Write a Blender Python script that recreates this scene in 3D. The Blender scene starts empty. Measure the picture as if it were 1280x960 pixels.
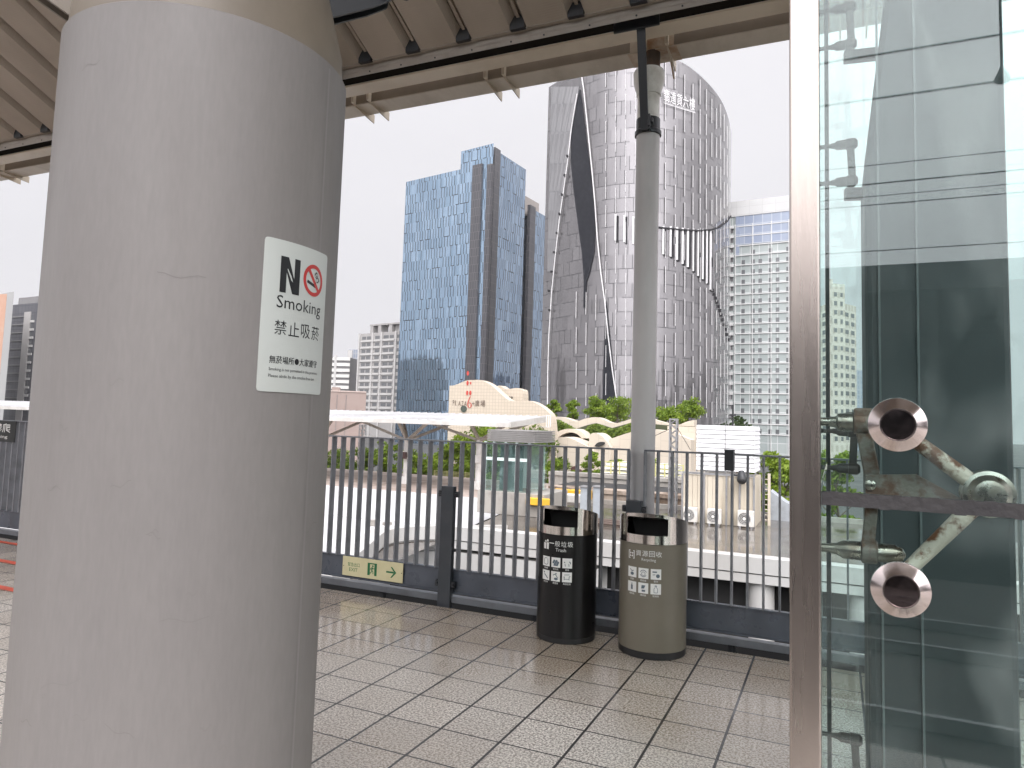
import bpy, bmesh, math, random
import numpy as np
from mathutils import Vector, Matrix
R = math.radians
rnd = random.Random(11)
sc = bpy.context.scene
col = sc.collection

# ------------------------------------------------------------------ camera
F_PX, CX, CY, EYE = 892.0, 640.0, 453.0, 1.45
yaw, pit, rol = R(24.487), R(4.636), R(1.794)
fwd = Vector((-math.sin(yaw)*math.cos(pit), math.cos(yaw)*math.cos(pit), math.sin(pit)))
rgt = Vector((math.cos(yaw), math.sin(yaw), 0))
upv = rgt.cross(fwd)
cr = rgt*math.cos(rol)+upv*math.sin(rol)
cu = -rgt*math.sin(rol)+upv*math.cos(rol)
cam = bpy.data.objects.new('camera', bpy.data.cameras.new('camera'))
col.objects.link(cam)
mw = Matrix(((cr.x, cu.x, -fwd.x, 0), (cr.y, cu.y, -fwd.y, 0), (cr.z, cu.z, -fwd.z, EYE), (0, 0, 0, 1)))
cam.matrix_world = mw
cam.data.sensor_fit = 'HORIZONTAL'; cam.data.sensor_width = 36
cam.data.lens = F_PX/1280*36
cam.data.shift_y = -(480-CY)/1280
cam.data.clip_start = 0.05; cam.data.clip_end = 6000
sc.camera = cam

def ray(px, py):
    return cr*((px-CX)/F_PX)-cu*((py-CY)/F_PX)+fwd
def P(px, py, Y):                     # survey point of the photo at depth Y
    d = ray(px, py); return Vector((0, 0, EYE))+d*(Y/d.y)
def PZ(px, py, z):
    d = ray(px, py); return Vector((0, 0, EYE))+d*((z-EYE)/d.z)

# ------------------------------------------------------------------ materials
def nt(name):
    m = bpy.data.materials.new(name); m.use_nodes = True
    t = m.node_tree; b = t.nodes['Principled BSDF']
    return m, t, b
def N(t, typ, **kw):
    n = t.nodes.new(typ)
    for k, v in kw.items():
        if k in n.inputs: n.inputs[k].default_value = v
        else: setattr(n, k, v)
    return n
def mixc(t, fac, a, b, typ='MIX'):
    n = t.nodes.new('ShaderNodeMix'); n.data_type = 'RGBA'; n.blend_type = typ
    for idx, v in ((0, fac), (6, a), (7, b)):
        if hasattr(v, 'is_output'): t.links.new(v, n.inputs[idx])
        elif idx == 0: n.inputs[0].default_value = v
        else: n.inputs[idx].default_value = (*v, 1) if len(v) == 3 else v
    return n.outputs[2]
def ramp(t, src, p0, p1):
    n = t.nodes.new('ShaderNodeMapRange'); n.inputs[1].default_value = p0; n.inputs[2].default_value = p1
    t.links.new(src, n.inputs[0]); return n.outputs[0]
def math_(t, op, a, b=None, c=None):
    n = t.nodes.new('ShaderNodeMath'); n.operation = op
    for i, v in enumerate((a, b, c)):
        if v is None: continue
        if hasattr(v, 'is_output'): t.links.new(v, n.inputs[i])
        else: n.inputs[i].default_value = v
    return n.outputs[0]
def coords(t, kind='Object', scale=(1, 1, 1)):
    c = N(t, 'ShaderNodeTexCoord'); mp = N(t, 'ShaderNodeMapping')
    mp.inputs['Scale'].default_value = scale
    t.links.new(c.outputs[kind], mp.inputs[0]); return mp.outputs[0]
def noise(t, vec, scale, detail=4, rough=.55):
    n = N(t, 'ShaderNodeTexNoise'); n.inputs['Scale'].default_value = scale
    n.inputs['Detail'].default_value = detail; n.inputs['Roughness'].default_value = rough
    t.links.new(vec, n.inputs['Vector']); return n.outputs[0]
MATS = {}
def M(name, c, rough=.5, metal=0., dirt=None, dscale=2.0, dlo=.45, dhi=.7, damt=.6, bump=0., bscale=60, rvar=0., stretch=(1, 1, 1), spec=.5, fine=.0):
    """painted / metal / concrete surface with soft blotches, grain and uneven gloss"""
    m, t, b = nt(name)
    v = coords(t, 'Object', stretch)
    c2 = dirt if dirt else tuple(x*.8 for x in c)
    f = ramp(t, noise(t, v, dscale, 6, .6), dlo, dhi)
    f = math_(t, 'MULTIPLY', f, damt)
    colr = mixc(t, f, c, c2)
    if fine:
        g = ramp(t, noise(t, v, bscale*1.5, 2), .3, .7)
        colr = mixc(t, math_(t, 'MULTIPLY', g, fine), colr, tuple(x*.45 for x in c))
    t.links.new(colr, b.inputs['Base Color'])
    b.inputs['Metallic'].default_value = metal
    b.inputs['Specular IOR Level'].default_value = spec
    if rvar:
        rr = ramp(t, noise(t, v, dscale*2.3, 4), .3, .7)
        t.links.new(math_(t, 'MULTIPLY_ADD', rr, rvar, rough-rvar/2), b.inputs['Roughness'])
    else: b.inputs['Roughness'].default_value = rough
    if bump:
        bn = N(t, 'ShaderNodeBump'); bn.inputs['Strength'].default_value = bump; bn.inputs['Distance'].default_value = .01
        t.links.new(noise(t, v, bscale, 4), bn.inputs['Height']); t.links.new(bn.outputs[0], b.inputs['Normal'])
    MATS[name] = m; return m
def facade(name, c1, c2, line, bw, bh, mortar, rough=.2, metal=0., offset=.5, keep=1., spec=.5, freq=2, dirt=None, ior=1.5, bevel=0.):
    """panelled wall: UVs are metres, panels bw x bh"""
    m, t, b = nt(name)
    v = coords(t, 'UV')
    br = N(t, 'ShaderNodeTexBrick'); br.offset = offset; br.offset_frequency = freq
    br.inputs['Scale'].default_value = 1; br.inputs['Brick Width'].default_value = bw; br.inputs['Row Height'].default_value = bh
    br.inputs['Mortar Size'].default_value = mortar; br.inputs['Mortar Smooth'].default_value = 0; br.inputs['Bias'].default_value = 0
    br.inputs['Color1'].default_value = (*c1, 1); br.inputs['Color2'].default_value = (*c2, 1); br.inputs['Mortar'].default_value = (*line, 1)
    t.links.new(v, br.inputs['Vector'])
    o = br.outputs['Color']
    if keep < 1:
        f = ramp(t, noise(t, v, .35, 3), .45, .55)
        f2 = math_(t, 'MULTIPLY', br.outputs['Fac'], math_(t, 'MULTIPLY_ADD', f, 1-keep, keep))
        o = mixc(t, f2, c1, line)
    big = ramp(t, noise(t, v, .05, 4), .35, .7)
    o = mixc(t, math_(t, 'MULTIPLY', big, .35), o, dirt or tuple(x*.6 for x in c1))
    t.links.new(o, b.inputs['Base Color'])
    b.inputs['Roughness'].default_value = rough; b.inputs['Metallic'].default_value = metal
    b.inputs['Specular IOR Level'].default_value = spec; b.inputs['IOR'].default_value = ior
    bn = N(t, 'ShaderNodeBump'); bn.inputs['Strength'].default_value = .25; bn.inputs['Distance'].default_value = .05
    t.links.new(noise(t, v, .6, 2), bn.inputs['Height']); t.links.new(bn.outputs[0], b.inputs['Normal'])
    MATS[name] = m; return m

def cells(name, c1, c2, line, cw, ch, lw_, pv, ph, rough=.1, metal=.8, shift=.37, dirt=None, spec=.5):
    """curtain wall of staggered panels, UVs are metres: each cell may lack its upright or its sill joint"""
    m, t, b = nt(name)
    v = coords(t, 'UV'); sp = N(t, 'ShaderNodeSeparateXYZ'); t.links.new(v, sp.inputs[0])
    rv = math_(t, 'DIVIDE', sp.outputs[1], ch); row = math_(t, 'FLOOR', rv)
    uu = math_(t, 'ADD', math_(t, 'DIVIDE', sp.outputs[0], cw), math_(t, 'MULTIPLY', row, shift)); cu2 = math_(t, 'FLOOR', uu)
    cmb = N(t, 'ShaderNodeCombineXYZ'); t.links.new(cu2, cmb.inputs[0]); t.links.new(row, cmb.inputs[1])
    wn = N(t, 'ShaderNodeTexWhiteNoise'); t.links.new(cmb.outputs[0], wn.inputs[0])
    sc3 = N(t, 'ShaderNodeSeparateColor'); t.links.new(wn.outputs['Color'], sc3.inputs[0])
    fv = math_(t, 'LESS_THAN', math_(t, 'FRACT', uu), lw_/cw); fh = math_(t, 'LESS_THAN', math_(t, 'FRACT', rv), lw_/ch)
    mk = math_(t, 'MAXIMUM', math_(t, 'MULTIPLY', fv, math_(t, 'LESS_THAN', sc3.outputs[0], pv)), math_(t, 'MULTIPLY', fh, math_(t, 'LESS_THAN', sc3.outputs[1], ph)))
    o = mixc(t, sc3.outputs[2], c1, c2)
    big = ramp(t, noise(t, v, .06, 4), .38, .68)
    o = mixc(t, math_(t, 'MULTIPLY', big, .4), o, dirt or tuple(x*.6 for x in c1))
    o = mixc(t, mk, o, line)
    t.links.new(o, b.inputs['Base Color'])
    t.links.new(math_(t, 'MULTIPLY_ADD', mk, -metal, metal), b.inputs['Metallic'])
    t.links.new(math_(t, 'MULTIPLY_ADD', mk, .3, rough), b.inputs['Roughness']); b.inputs['Specular IOR Level'].default_value = spec
    # panes sit at slightly different angles
    gn = N(t, 'ShaderNodeNewGeometry'); off = N(t, 'ShaderNodeVectorMath', operation='MULTIPLY_ADD')
    t.links.new(wn.outputs['Color'], off.inputs[0]); off.inputs[1].default_value = (.022, .022, .022); t.links.new(gn.outputs['Normal'], off.inputs[2])
    nm = N(t, 'ShaderNodeVectorMath', operation='NORMALIZE'); t.links.new(off.outputs[0], nm.inputs[0]); t.links.new(nm.outputs[0], b.inputs['Normal'])
    MATS[name] = m; return m

# ------------------------------------------------------------------ mesh builder
ORG = {}
class MB:
    def __init__(s): s.v = []; s.f = []; s.m = []; s.uv = []
    def face(s, pts, m=0, uv=None):
        i = len(s.v); s.v += [tuple(p) for p in pts]; s.f.append(list(range(i, i+len(pts)))); s.m.append(m)
        if uv is None:
            p = [Vector(q) for q in pts]; e = p[1]-p[0]
            ex = e.normalized() if e.length > 1e-9 else Vector((1, 0, 0))
            n = (p[1]-p[0]).cross(p[-1]-p[0]); n = n.normalized() if n.length > 1e-12 else Vector((0, 0, 1))
            ey = n.cross(ex); uv = [((q-p[0]).dot(ex), (q-p[0]).dot(ey)) for q in p]
        s.uv.append(uv); return s
    def raw(s, verts, faces, m=0):
        i = len(s.v); s.v += [tuple(p) for p in verts]
        for f in faces:
            s.f.append([i+k for k in f]); s.m.append(m); s.uv.append([(verts[k][0], verts[k][2]) for k in f])
        return s
    def box(s, x0, x1, y0, y1, z0, z1, m=0):
        v = [(x, y, z) for x in (x0, x1) for y in (y0, y1) for z in (z0, z1)]
        return s.raw(v, [(0, 1, 3, 2), (4, 6, 7, 5), (0, 4, 5, 1), (2, 3, 7, 6), (0, 2, 6, 4), (1, 5, 7, 3)], m)
    def obox(s, c, a, b, d, m=0):      # centre and three half-axis vectors
        c, a, b, d = Vector(c), Vector(a), Vector(b), Vector(d)
        v = [c+i*a+j*b+k*d for i in (-1, 1) for j in (-1, 1) for k in (-1, 1)]
        return s.raw(v, [(0, 1, 3, 2), (4, 6, 7, 5), (0, 4, 5, 1), (2, 3, 7, 6), (0, 2, 6, 4), (1, 5, 7, 3)], m)
    def bar(s, p, q, w, h, up=(0, 0, 1), m=0):
        p, q = Vector(p), Vector(q); d = q-p; u = Vector(up)
        if abs(d.normalized().dot(u)) > .98: u = Vector((0, 1, 0))
        x = d.cross(u).normalized(); y = x.cross(d).normalized()
        return s.obox((p+q)/2, d/2, x*w/2, y*h/2, m)
    def cyl(s, p, q, r0, r1=None, n=16, caps=True, m=0):
        p, q = Vector(p), Vector(q); r1 = r0 if r1 is None else r1
        d = (q-p).normalized(); u = Vector((0, 0, 1)) if abs(d.z) < .9 else Vector((1, 0, 0))
        x = d.cross(u).normalized(); y = d.cross(x)
        ring = [x*math.cos(2*math.pi*k/n)+y*math.sin(2*math.pi*k/n) for k in range(n)]
        v = [p+r*r0 for r in ring]+[q+r*r1 for r in ring]
        f = [(k, (k+1) % n, n+(k+1) % n, n+k) for k in range(n)]
        if caps: f += [tuple(range(n))[::-1], tuple(range(n, 2*n))]
        return s.raw(v, f, m)
    def turned(s, p, d, prof, n=32, m=0, caps=True):   # solid turned about axis d from p: prof = (distance, radius)
        p, d = Vector(p), Vector(d).normalized(); u = Vector((0, 0, 1)) if abs(d.z) < .9 else Vector((1, 0, 0))
        x = d.cross(u).normalized(); y = d.cross(x)
        v = []; f = []
        for (t, r) in prof:
            v += [p+d*t+(x*math.cos(2*math.pi*k/n)+y*math.sin(2*math.pi*k/n))*max(r, 1e-4) for k in range(n)]
        for j in range(len(prof)-1):
            for k in range(n): f.append((j*n+k, j*n+(k+1) % n, (j+1)*n+(k+1) % n, (j+1)*n+k))
        if caps: f += [tuple(range(n))[::-1], tuple(range((len(prof)-1)*n, len(prof)*n))]
        return s.raw(v, f, m)
    def tube(s, pts, r, n=8, m=0):
        for a, b in zip(pts[:-1], pts[1:]): s.cyl(a, b, r, r, n, True, m)
        return s
    def slab(s, front, off, m=0, ms=None):   # polygon given a thickness
        front = [Vector(p) for p in front]; off = Vector(off); n = len(front)
        s.face(front, m); s.face([p+off for p in reversed(front)], m)
        for k in range(n):
            a, b = front[k], front[(k+1) % n]; s.face([b, a, a+off, b+off], m if ms is None else ms)
        return s
    def tower(s, foot, z0, z1, m=0, roof=1, u0=0., closed=True):   # upright prism on a footprint
        u = u0; n = len(foot)
        for k in range(n if closed else n-1):
            a, b = foot[k], foot[(k+1) % n]; L = math.hypot(b[0]-a[0], b[1]-a[1])
            s.face([(a[0], a[1], z0), (b[0], b[1], z0), (b[0], b[1], z1), (a[0], a[1], z1)], m,
                   [(u, z0), (u+L, z0), (u+L, z1), (u, z1)]); u += L
        s.face([(p[0], p[1], z1) for p in foot], roof)
        s.face([(p[0], p[1], z0) for p in reversed(foot)], roof)
        return s
    def build(s, name, mats, parent=None, smooth=None, bevel=0, fixn=True):
        if not isinstance(mats, (list, tuple)): mats = [mats]
        a = np.array(s.v)
        if parent is None:
            lo, hi = a.min(0), a.max(0); org = Vector(((lo[0]+hi[0])/2, (lo[1]+hi[1])/2, lo[2]))
        else: org = ORG[parent.name]
        me = bpy.data.meshes.new(name)
        me.from_pydata([tuple(Vector(p)-org) for p in s.v], [], s.f)
        uvl = me.uv_layers.new(name='UVMap')
        flat = [c for f in s.uv for q in f for c in q]
        uvl.data.foreach_set('uv', flat)
        me.polygons.foreach_set('material_index', s.m)
        for m in mats: me.materials.append(m)
        if fixn:
            bm = bmesh.new(); bm.from_mesh(me); bmesh.ops.remove_doubles(bm, verts=bm.verts, dist=1e-5)
            bmesh.ops.recalc_face_normals(bm, faces=bm.faces); bm.to_mesh(me); bm.free()
        if smooth is not None:
            me.polygons.foreach_set('use_smooth', [True]*len(me.polygons)); me.set_sharp_from_angle(angle=R(smooth))
        o = bpy.data.objects.new(name, me); col.objects.link(o)
        if parent is None: o.location = org
        else: o.parent = parent
        ORG[o.name] = org
        if bevel:
            bv = o.modifiers.new('edge', 'BEVEL'); bv.width = bevel; bv.segments = 2; bv.limit_method = 'ANGLE'; bv.angle_limit = R(40)
        return o
def tag(o, label, cat, group=None):
    o['label'] = label; o['category'] = cat
    if group: o['group'] = group
    return o
def thing(name, label, cat, loc, group=None):
    o = bpy.data.objects.new(name, None); o.empty_display_size = .2; col.objects.link(o); o.location = loc
    ORG[o.name] = Vector(loc); return tag(o, label, cat, group)
def struct(o, kind='structure'): o['kind'] = kind; return o
def copy_tree(o, loc=None, parent=None, label=None):
    c = o.copy(); col.objects.link(c)
    ORG[c.name] = ORG[o.name] if loc is None else Vector(loc)
    if parent: c.parent = parent
    if loc is not None: c.location = loc
    if label: c['label'] = label
    for ch in o.children: copy_tree(ch, None, c)
    return c

# flat art (signs, lettering): 2-D shapes mapped onto a surface
_txt = {}
def text2d(body, size):
    k = (body, size)
    if k in _txt: return _txt[k]
    cu_ = bpy.data.curves.new('lettering', 'FONT'); cu_.body = body; cu_.size = size; cu_.resolution_u = 2
    o = bpy.data.objects.new('lettering', cu_); col.objects.link(o)
    dg = bpy.context.evaluated_depsgraph_get()
    me = bpy.data.meshes.new_from_object(o.evaluated_get(dg))
    vs = [(v.co.x, v.co.y) for v in me.vertices]; fs = [tuple(p.vertices) for p in me.polygons]
    bpy.data.objects.remove(o); bpy.data.curves.remove(cu_); bpy.data.meshes.remove(me)
    xs = [v[0] for v in vs]; ys = [v[1] for v in vs]
    _txt[k] = (vs, fs, min(xs), max(xs), min(ys), max(ys)); return _txt[k]
class Art:
    def __init__(s): s.items = []      # (verts2d, faces, layer, mat)
    def poly(s, pts, layer=1, m=0): s.items.append((pts, [tuple(range(len(pts)))], layer, m)); return s
    def rect(s, x0, y0, x1, y1, layer=1, m=0, nx=1):
        for k in range(nx):
            a = x0+(x1-x0)*k/nx; b = x0+(x1-x0)*(k+1)/nx; s.poly([(a, y0), (b, y0), (b, y1), (a, y1)], layer, m)
        return s
    def line(s, p, q, w, layer=1, m=0):
        dx, dy = q[0]-p[0], q[1]-p[1]; L = math.hypot(dx, dy); nx, ny = -dy/L*w/2, dx/L*w/2
        return s.poly([(p[0]-nx, p[1]-ny), (q[0]-nx, q[1]-ny), (q[0]+nx, q[1]+ny), (p[0]+nx, p[1]+ny)], layer, m)
    def path(s, pts, w, layer=1, m=0):
        for a, b in zip(pts[:-1], pts[1:]): s.line(a, b, w, layer, m)
        return s
    def disc(s, c, r, layer=1, m=0, n=20, sy=1.): return s.poly([(c[0]+r*math.cos(2*math.pi*k/n), c[1]+sy*r*math.sin(2*math.pi*k/n)) for k in range(n)], layer, m)
    def ring(s, c, r0, r1, layer=1, m=0, n=36, a0=0, a1=360):
        for k in range(n):
            a, b = R(a0+(a1-a0)*k/n), R(a0+(a1-a0)*(k+1)/n)
            s.poly([(c[0]+r0*math.cos(a), c[1]+r0*math.sin(a)), (c[0]+r1*math.cos(a), c[1]+r1*math.sin(a)),
                    (c[0]+r1*math.cos(b), c[1]+r1*math.sin(b)), (c[0]+r0*math.cos(b), c[1]+r0*math.sin(b))], layer, m)
        return s
    def text(s, body, x0, x1, y0, y1, layer=1, m=0):   # fitted into the box
        vs, fs, a, b, c, d = text2d(body, 1.0)
        s.items.append(([(x0+(v[0]-a)/(b-a)*(x1-x0), y0+(v[1]-c)/(d-c)*(y1-y0)) for v in vs], fs, layer, m)); return s
    def textw(s, body, x, y, h, layer=1, m=0, align='C'):  # keeps its proportions, height h
        vs, fs, a, b, c, d = text2d(body, 1.0); k = h/(d-c); w = (b-a)*k
        x0 = x-w/2 if align == 'C' else x
        return s.text(body, x0, x0+w, y, y+h, layer, m)
    def build(s, name, mats, fn, parent=None):
        mb = MB()
        for vs, fs, layer, m in s.items: mb.raw([fn(x, y, layer) for x, y in vs], fs, m)
        return mb.build(name, mats, parent, fixn=False)

# ------------------------------------------------------------------ palette
concrete = M('column_paint', (.232, .217, .209), .55, dirt=(.198, .185, .18), dscale=1.2, damt=.7, bump=.035, bscale=30, rvar=.2, stretch=(2, 2, .4), fine=.12)
tanpaint = M('tan_paint', (.225, .19, .15), .5, dirt=(.165, .14, .11), dscale=2.2, damt=.7, bump=.1, bscale=25, rvar=.2)
tanlight = M('beam_paint', (.68, .595, .475), .45, dirt=(.48, .41, .31), dscale=1.6, damt=.6, bump=.08, bscale=25, rvar=.2)
deckmat = M('deck_paint', (.40, .345, .285), .45, dirt=(.30, .25, .20), dscale=1.3, damt=.7, bump=.15, bscale=14, rvar=.2)
dark = M('dark_paint', (.018, .02, .024), .4, dirt=(.035, .033, .03), rvar=.25)
rustmat = M('rust_stain', (.58, .49, .38), .6, dirt=(.30, .14, .05), dscale=6, dlo=.4, dhi=.68, damt=.9, bump=.3, bscale=60)
graymetal = M('rail_paint', (.19, .195, .21), .40, dirt=(.09, .093, .10), dscale=6, damt=.7, bump=.12, bscale=60, rvar=.25)
kickmat = M('kickplate_paint', (.075, .085, .105), .34, dirt=(.04, .046, .056), dscale=3.5, damt=.7, bump=.06, bscale=30, rvar=.25)
pipemat = M('pipe_paint', (.46, .445, .44), .42, dirt=(.30, .28, .27), dscale=2.5, damt=.5, stretch=(1, 1, .3), rvar=.25, bump=.05)
pipelight = M('pipe_joint', (.66, .64, .60), .4, dirt=(.3, .27, .22), dscale=6)
binsteel = M('bin_steel', (.60, .565, .53), .13, 1., dirt=(.42, .38, .34), dscale=9, damt=.7, stretch=(1, 1, .08), rvar=.12)
steel = M('brushed_steel', (.55, .50, .47), .27, 1., dirt=(.40, .35, .32), dscale=3, damt=.6, bump=.06, bscale=90, stretch=(1, 1, .06), rvar=.18)
poststeel = M('post_steel', (.45, .395, .36), .27, 1., dirt=(.33, .285, .255), dscale=1.4, damt=.7, bump=.03, bscale=70, stretch=(6, 6, .5), rvar=.1)
capsteel = M('cap_steel', (.66, .58, .56), .16, 1., dirt=(.50, .44, .42), dscale=14, damt=.7, rvar=.12)
capdark = M('cap_centre_steel', (.23, .19, .19), .12, 1., dirt=(.10, .09, .095), dscale=20, damt=.8, rvar=.15)
boltsteel = M('bolt_steel', (.36, .35, .31), .3, 1., dirt=(.16, .12, .085), dscale=22, damt=.8, rvar=.2)
rusty = M('rusty_paint', (.60, .54, .45), .4, dirt=(.14, .05, .016), dscale=19, dlo=.46, dhi=.55, damt=1., bump=.4, bscale=90, rvar=.3)
rustydark = M('rusty_bracket', (.19, .175, .15), .5, .2, dirt=(.105, .045, .02), dscale=22, dlo=.45, dhi=.58, damt=.9, bump=.3, bscale=70)
rubber = M('black_gasket', (.03, .028, .03), .6, dirt=(.055, .05, .048), dscale=9, bump=.3, bscale=60)
shaftpaint = M('shaft_paint', (.022, .031, .033), .55, dirt=(.035, .045, .047), dscale=1.4, damt=.8, rvar=.2, bump=.05)
binblack = M('bin_black', (.0055, .005, .0055), .32, dirt=(.009, .0085, .008), dscale=5, rvar=.1, spec=.35)
bingrey = M('bin_grey', (.165, .148, .115), .38, dirt=(.135, .12, .09), dscale=3, rvar=.15)
white = M('white_print', (.72, .72, .70), .5)
iconblue = M('icon_ink', (.10, .13, .16), .5)
black = M('black_ink', (.012, .012, .014), .45)
red = M('red_ink', (.50, .035, .03), .45)
signwhite = M('sign_white', (.54, .57, .545), .38, dirt=(.48, .50, .47), dscale=4)
signyellow = M('sign_glow_plate', (.60, .55, .34), .45, dirt=(.52, .46, .27), dscale=5)
green = M('green_ink', (.01, .13, .045), .45)
void = M('bin_liner', (.004, .004, .004), .8)
whiteroof = M('white_roofing', (.56, .56, .57), .45, dirt=(.38, .37, .36), dscale=.22, damt=.7, rvar=.2)
offwhite = M('offwhite_wall', (.47, .465, .45), .6, dirt=(.38, .36, .33), dscale=.5, damt=.7, stretch=(1, 1, .35), bump=.1, bscale=6)
wetroof = M('wet_roofing', (.115, .10, .085), .14, dirt=(.05, .043, .037), dscale=.35, damt=.9, rvar=.28, bump=.12, bscale=4)
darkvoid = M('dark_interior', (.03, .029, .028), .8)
stain = M('stained_concrete', (.38, .31, .25), .75, dirt=(.10, .06, .035), dscale=1.1, dlo=.42, dhi=.62, damt=.85, stretch=(1, 1, .5), bump=.2, bscale=8)
conc2 = M('weathered_concrete', (.33, .31, .28), .75, dirt=(.16, .14, .12), dscale=.8, damt=.8, bump=.2, bscale=8)
yellow = M('yellow_block_paint', (.72, .42, .03), .55, dirt=(.45, .27, .05), dscale=2)
yellowrail = M('yellow_rail_paint', (.52, .50, .22), .5)
boxgrey = M('cabinet_grey', (.36, .39, .42), .5, dirt=(.22, .23, .24), dscale=3)
shedmat = M('shed_cladding', (.60, .54, .44), .5, dirt=(.44, .38, .29), dscale=.8, damt=.6, stretch=(1, 1, .4))
acwhite = M('condenser_white', (.68, .66, .62), .45, dirt=(.5, .47, .42), dscale=4)
galv = M('galvanised', (.40, .40, .41), .4, .6, dirt=(.25, .24, .24), dscale=4)
bark = M('bark', (.10, .075, .055), .85, dirt=(.06, .045, .03), dscale=8, bump=.5, bscale=20)

def tile_mat():
    m, t, b = nt('platform_tiles')
    v = coords(t, 'Object')
    sep = N(t, 'ShaderNodeSeparateXYZ'); t.links.new(v, sep.inputs[0])
    S = .303
    def lines(o, off, w):
        q = math_(t, 'FRACT', math_(t, 'DIVIDE', math_(t, 'ADD', o, off), S))
        return math_(t, 'LESS_THAN', math_(t, 'ABSOLUTE', math_(t, 'SUBTRACT', q, .5)), w/S/2)
    lx = lines(sep.outputs[0], XO, .0125); ly = lines(sep.outputs[1], YO, .0095)
    L = math_(t, 'MAXIMUM', lx, ly)
    # each tile its own tone
    cx = math_(t, 'FLOOR', math_(t, 'DIVIDE', math_(t, 'ADD', sep.outputs[0], XO+S/2), S))
    cy = math_(t, 'FLOOR', math_(t, 'DIVIDE', math_(t, 'ADD', sep.outputs[1], YO+S/2), S))
    cmb = N(t, 'ShaderNodeCombineXYZ'); t.links.new(cx, cmb.inputs[0]); t.links.new(cy, cmb.inputs[1])
    wn = N(t, 'ShaderNodeTexWhiteNoise'); t.links.new(cmb.outputs[0], wn.inputs[0])
    sp = ramp(t, noise(t, v, 88, 2, .6), .45, .57)       # granite speckle
    sp2 = ramp(t, noise(t, v, 150, 2, .6), .46, .58)
    c = mixc(t, sp, (.84, .785, .72), (.33, .30, .265))
    c = mixc(t, math_(t, 'MULTIPLY', sp2, .42), c, (.12, .10, .085))
    c = mixc(t, math_(t, 'MULTIPLY', wn.outputs[0], .26), c, (.22, .19, .16))
    wet = ramp(t, noise(t, v, 1.1, 2, .5), .40, .70)
    edge = ramp(t, sep.outputs[1], EDGE0, EDGE1)          # rain blown in along the open edge
    wetm = math_(t, 'MINIMUM', math_(t, 'ADD', math_(t, 'MULTIPLY', wet, .55), math_(t, 'MULTIPLY', edge, .8)), 1.)
    c = mixc(t, math_(t, 'MULTIPLY', wetm, .5), c, (.30, .19, .085))
    st = ramp(t, noise(t, v, .8, 6, .62), .5, .72)
    c = mixc(t, math_(t, 'MULTIPLY', st, .22), c, (.16, .135, .115))
    c = mixc(t, L, c, (.010, .009, .008))
    t.links.new(c, b.inputs['Base Color'])
    t.links.new(math_(t, 'MULTIPLY_ADD', wetm, -.36, .42), b.inputs['Roughness'])
    b.inputs['Specular IOR Level'].default_value = .6
    t.links.new(math_(t, 'MULTIPLY', wetm, .9), b.inputs['Coat Weight']); b.inputs['Coat Roughness'].default_value = .11; b.inputs['Coat IOR'].default_value = 1.4
    h = math_(t, 'SUBTRACT', math_(t, 'MULTIPLY', sp, .3), math_(t, 'MULTIPLY', L, 1.))
    bn = N(t, 'ShaderNodeBump'); bn.inputs['Strength'].default_value = .28; bn.inputs['Distance'].default_value = .003
    t.links.new(h, bn.inputs['Height']); t.links.new(bn.outputs[0], b.inputs['Normal'])
    return m
def glass_mat(name, tint, f0=.2, rough=.0, grime=.12, gcol=(.55, .62, .60), extra=True):
    m, t, b = nt(name)
    t.nodes.remove(b); out = t.nodes['Material Output']
    tr = N(t, 'ShaderNodeBsdfTransparent'); tr.inputs[0].default_value = (*tint, 1)
    gl = N(t, 'ShaderNodeBsdfGlossy'); gl.inputs['Roughness'].default_value = rough; gl.inputs[0].default_value = (.93, .97, .97, 1)
    df = N(t, 'ShaderNodeBsdfDiffuse'); df.inputs[0].default_value = (*gcol, 1)
    lw = N(t, 'ShaderNodeLayerWeight'); lw.inputs[0].default_value = .5
    fac = math_(t, 'MULTIPLY_ADD', math_(t, 'POWER', lw.outputs['Facing'], 4.), 1-f0, f0)
    m1 = N(t, 'ShaderNodeMixShader'); t.links.new(fac, m1.inputs[0]); t.links.new(tr.outputs[0], m1.inputs[1]); t.links.new(gl.outputs[0], m1.inputs[2])
    v = coords(t, 'Object', (1, 1, .55))
    wv = noise(t, v, 2.3, 7, .62)
    smear = ramp(t, wv, .5, .8)
    wv2 = noise(t, coords(t, 'Object', (1.6, 1, .8)), 1.7, 3, .45)
    ridge = ramp(t, math_(t, 'ABSOLUTE', math_(t, 'SUBTRACT', wv2, .5)), .045, .0)
    smear = math_(t, 'ADD', smear, math_(t, 'MULTIPLY', math_(t, 'MAXIMUM', ridge, 0.), math_(t, 'MULTIPLY', ramp(t, wv, .35, .6), 1.7 if extra else 0.)))
    spots = ramp(t, noise(t, coords(t, 'Object'), 160, 2, .6), .66, .72)
    g = math_(t, 'MULTIPLY', math_(t, 'ADD', math_(t, 'MULTIPLY', smear, .8), math_(t, 'MULTIPLY', spots, .7)), grime)
    m2 = N(t, 'ShaderNodeMixShader'); t.links.new(g, m2.inputs[0]); t.links.new(m1.outputs[0], m2.inputs[1]); t.links.new(df.outputs[0], m2.inputs[2])
    t.links.new(m2.outputs[0], out.inputs[0]); return m
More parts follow.
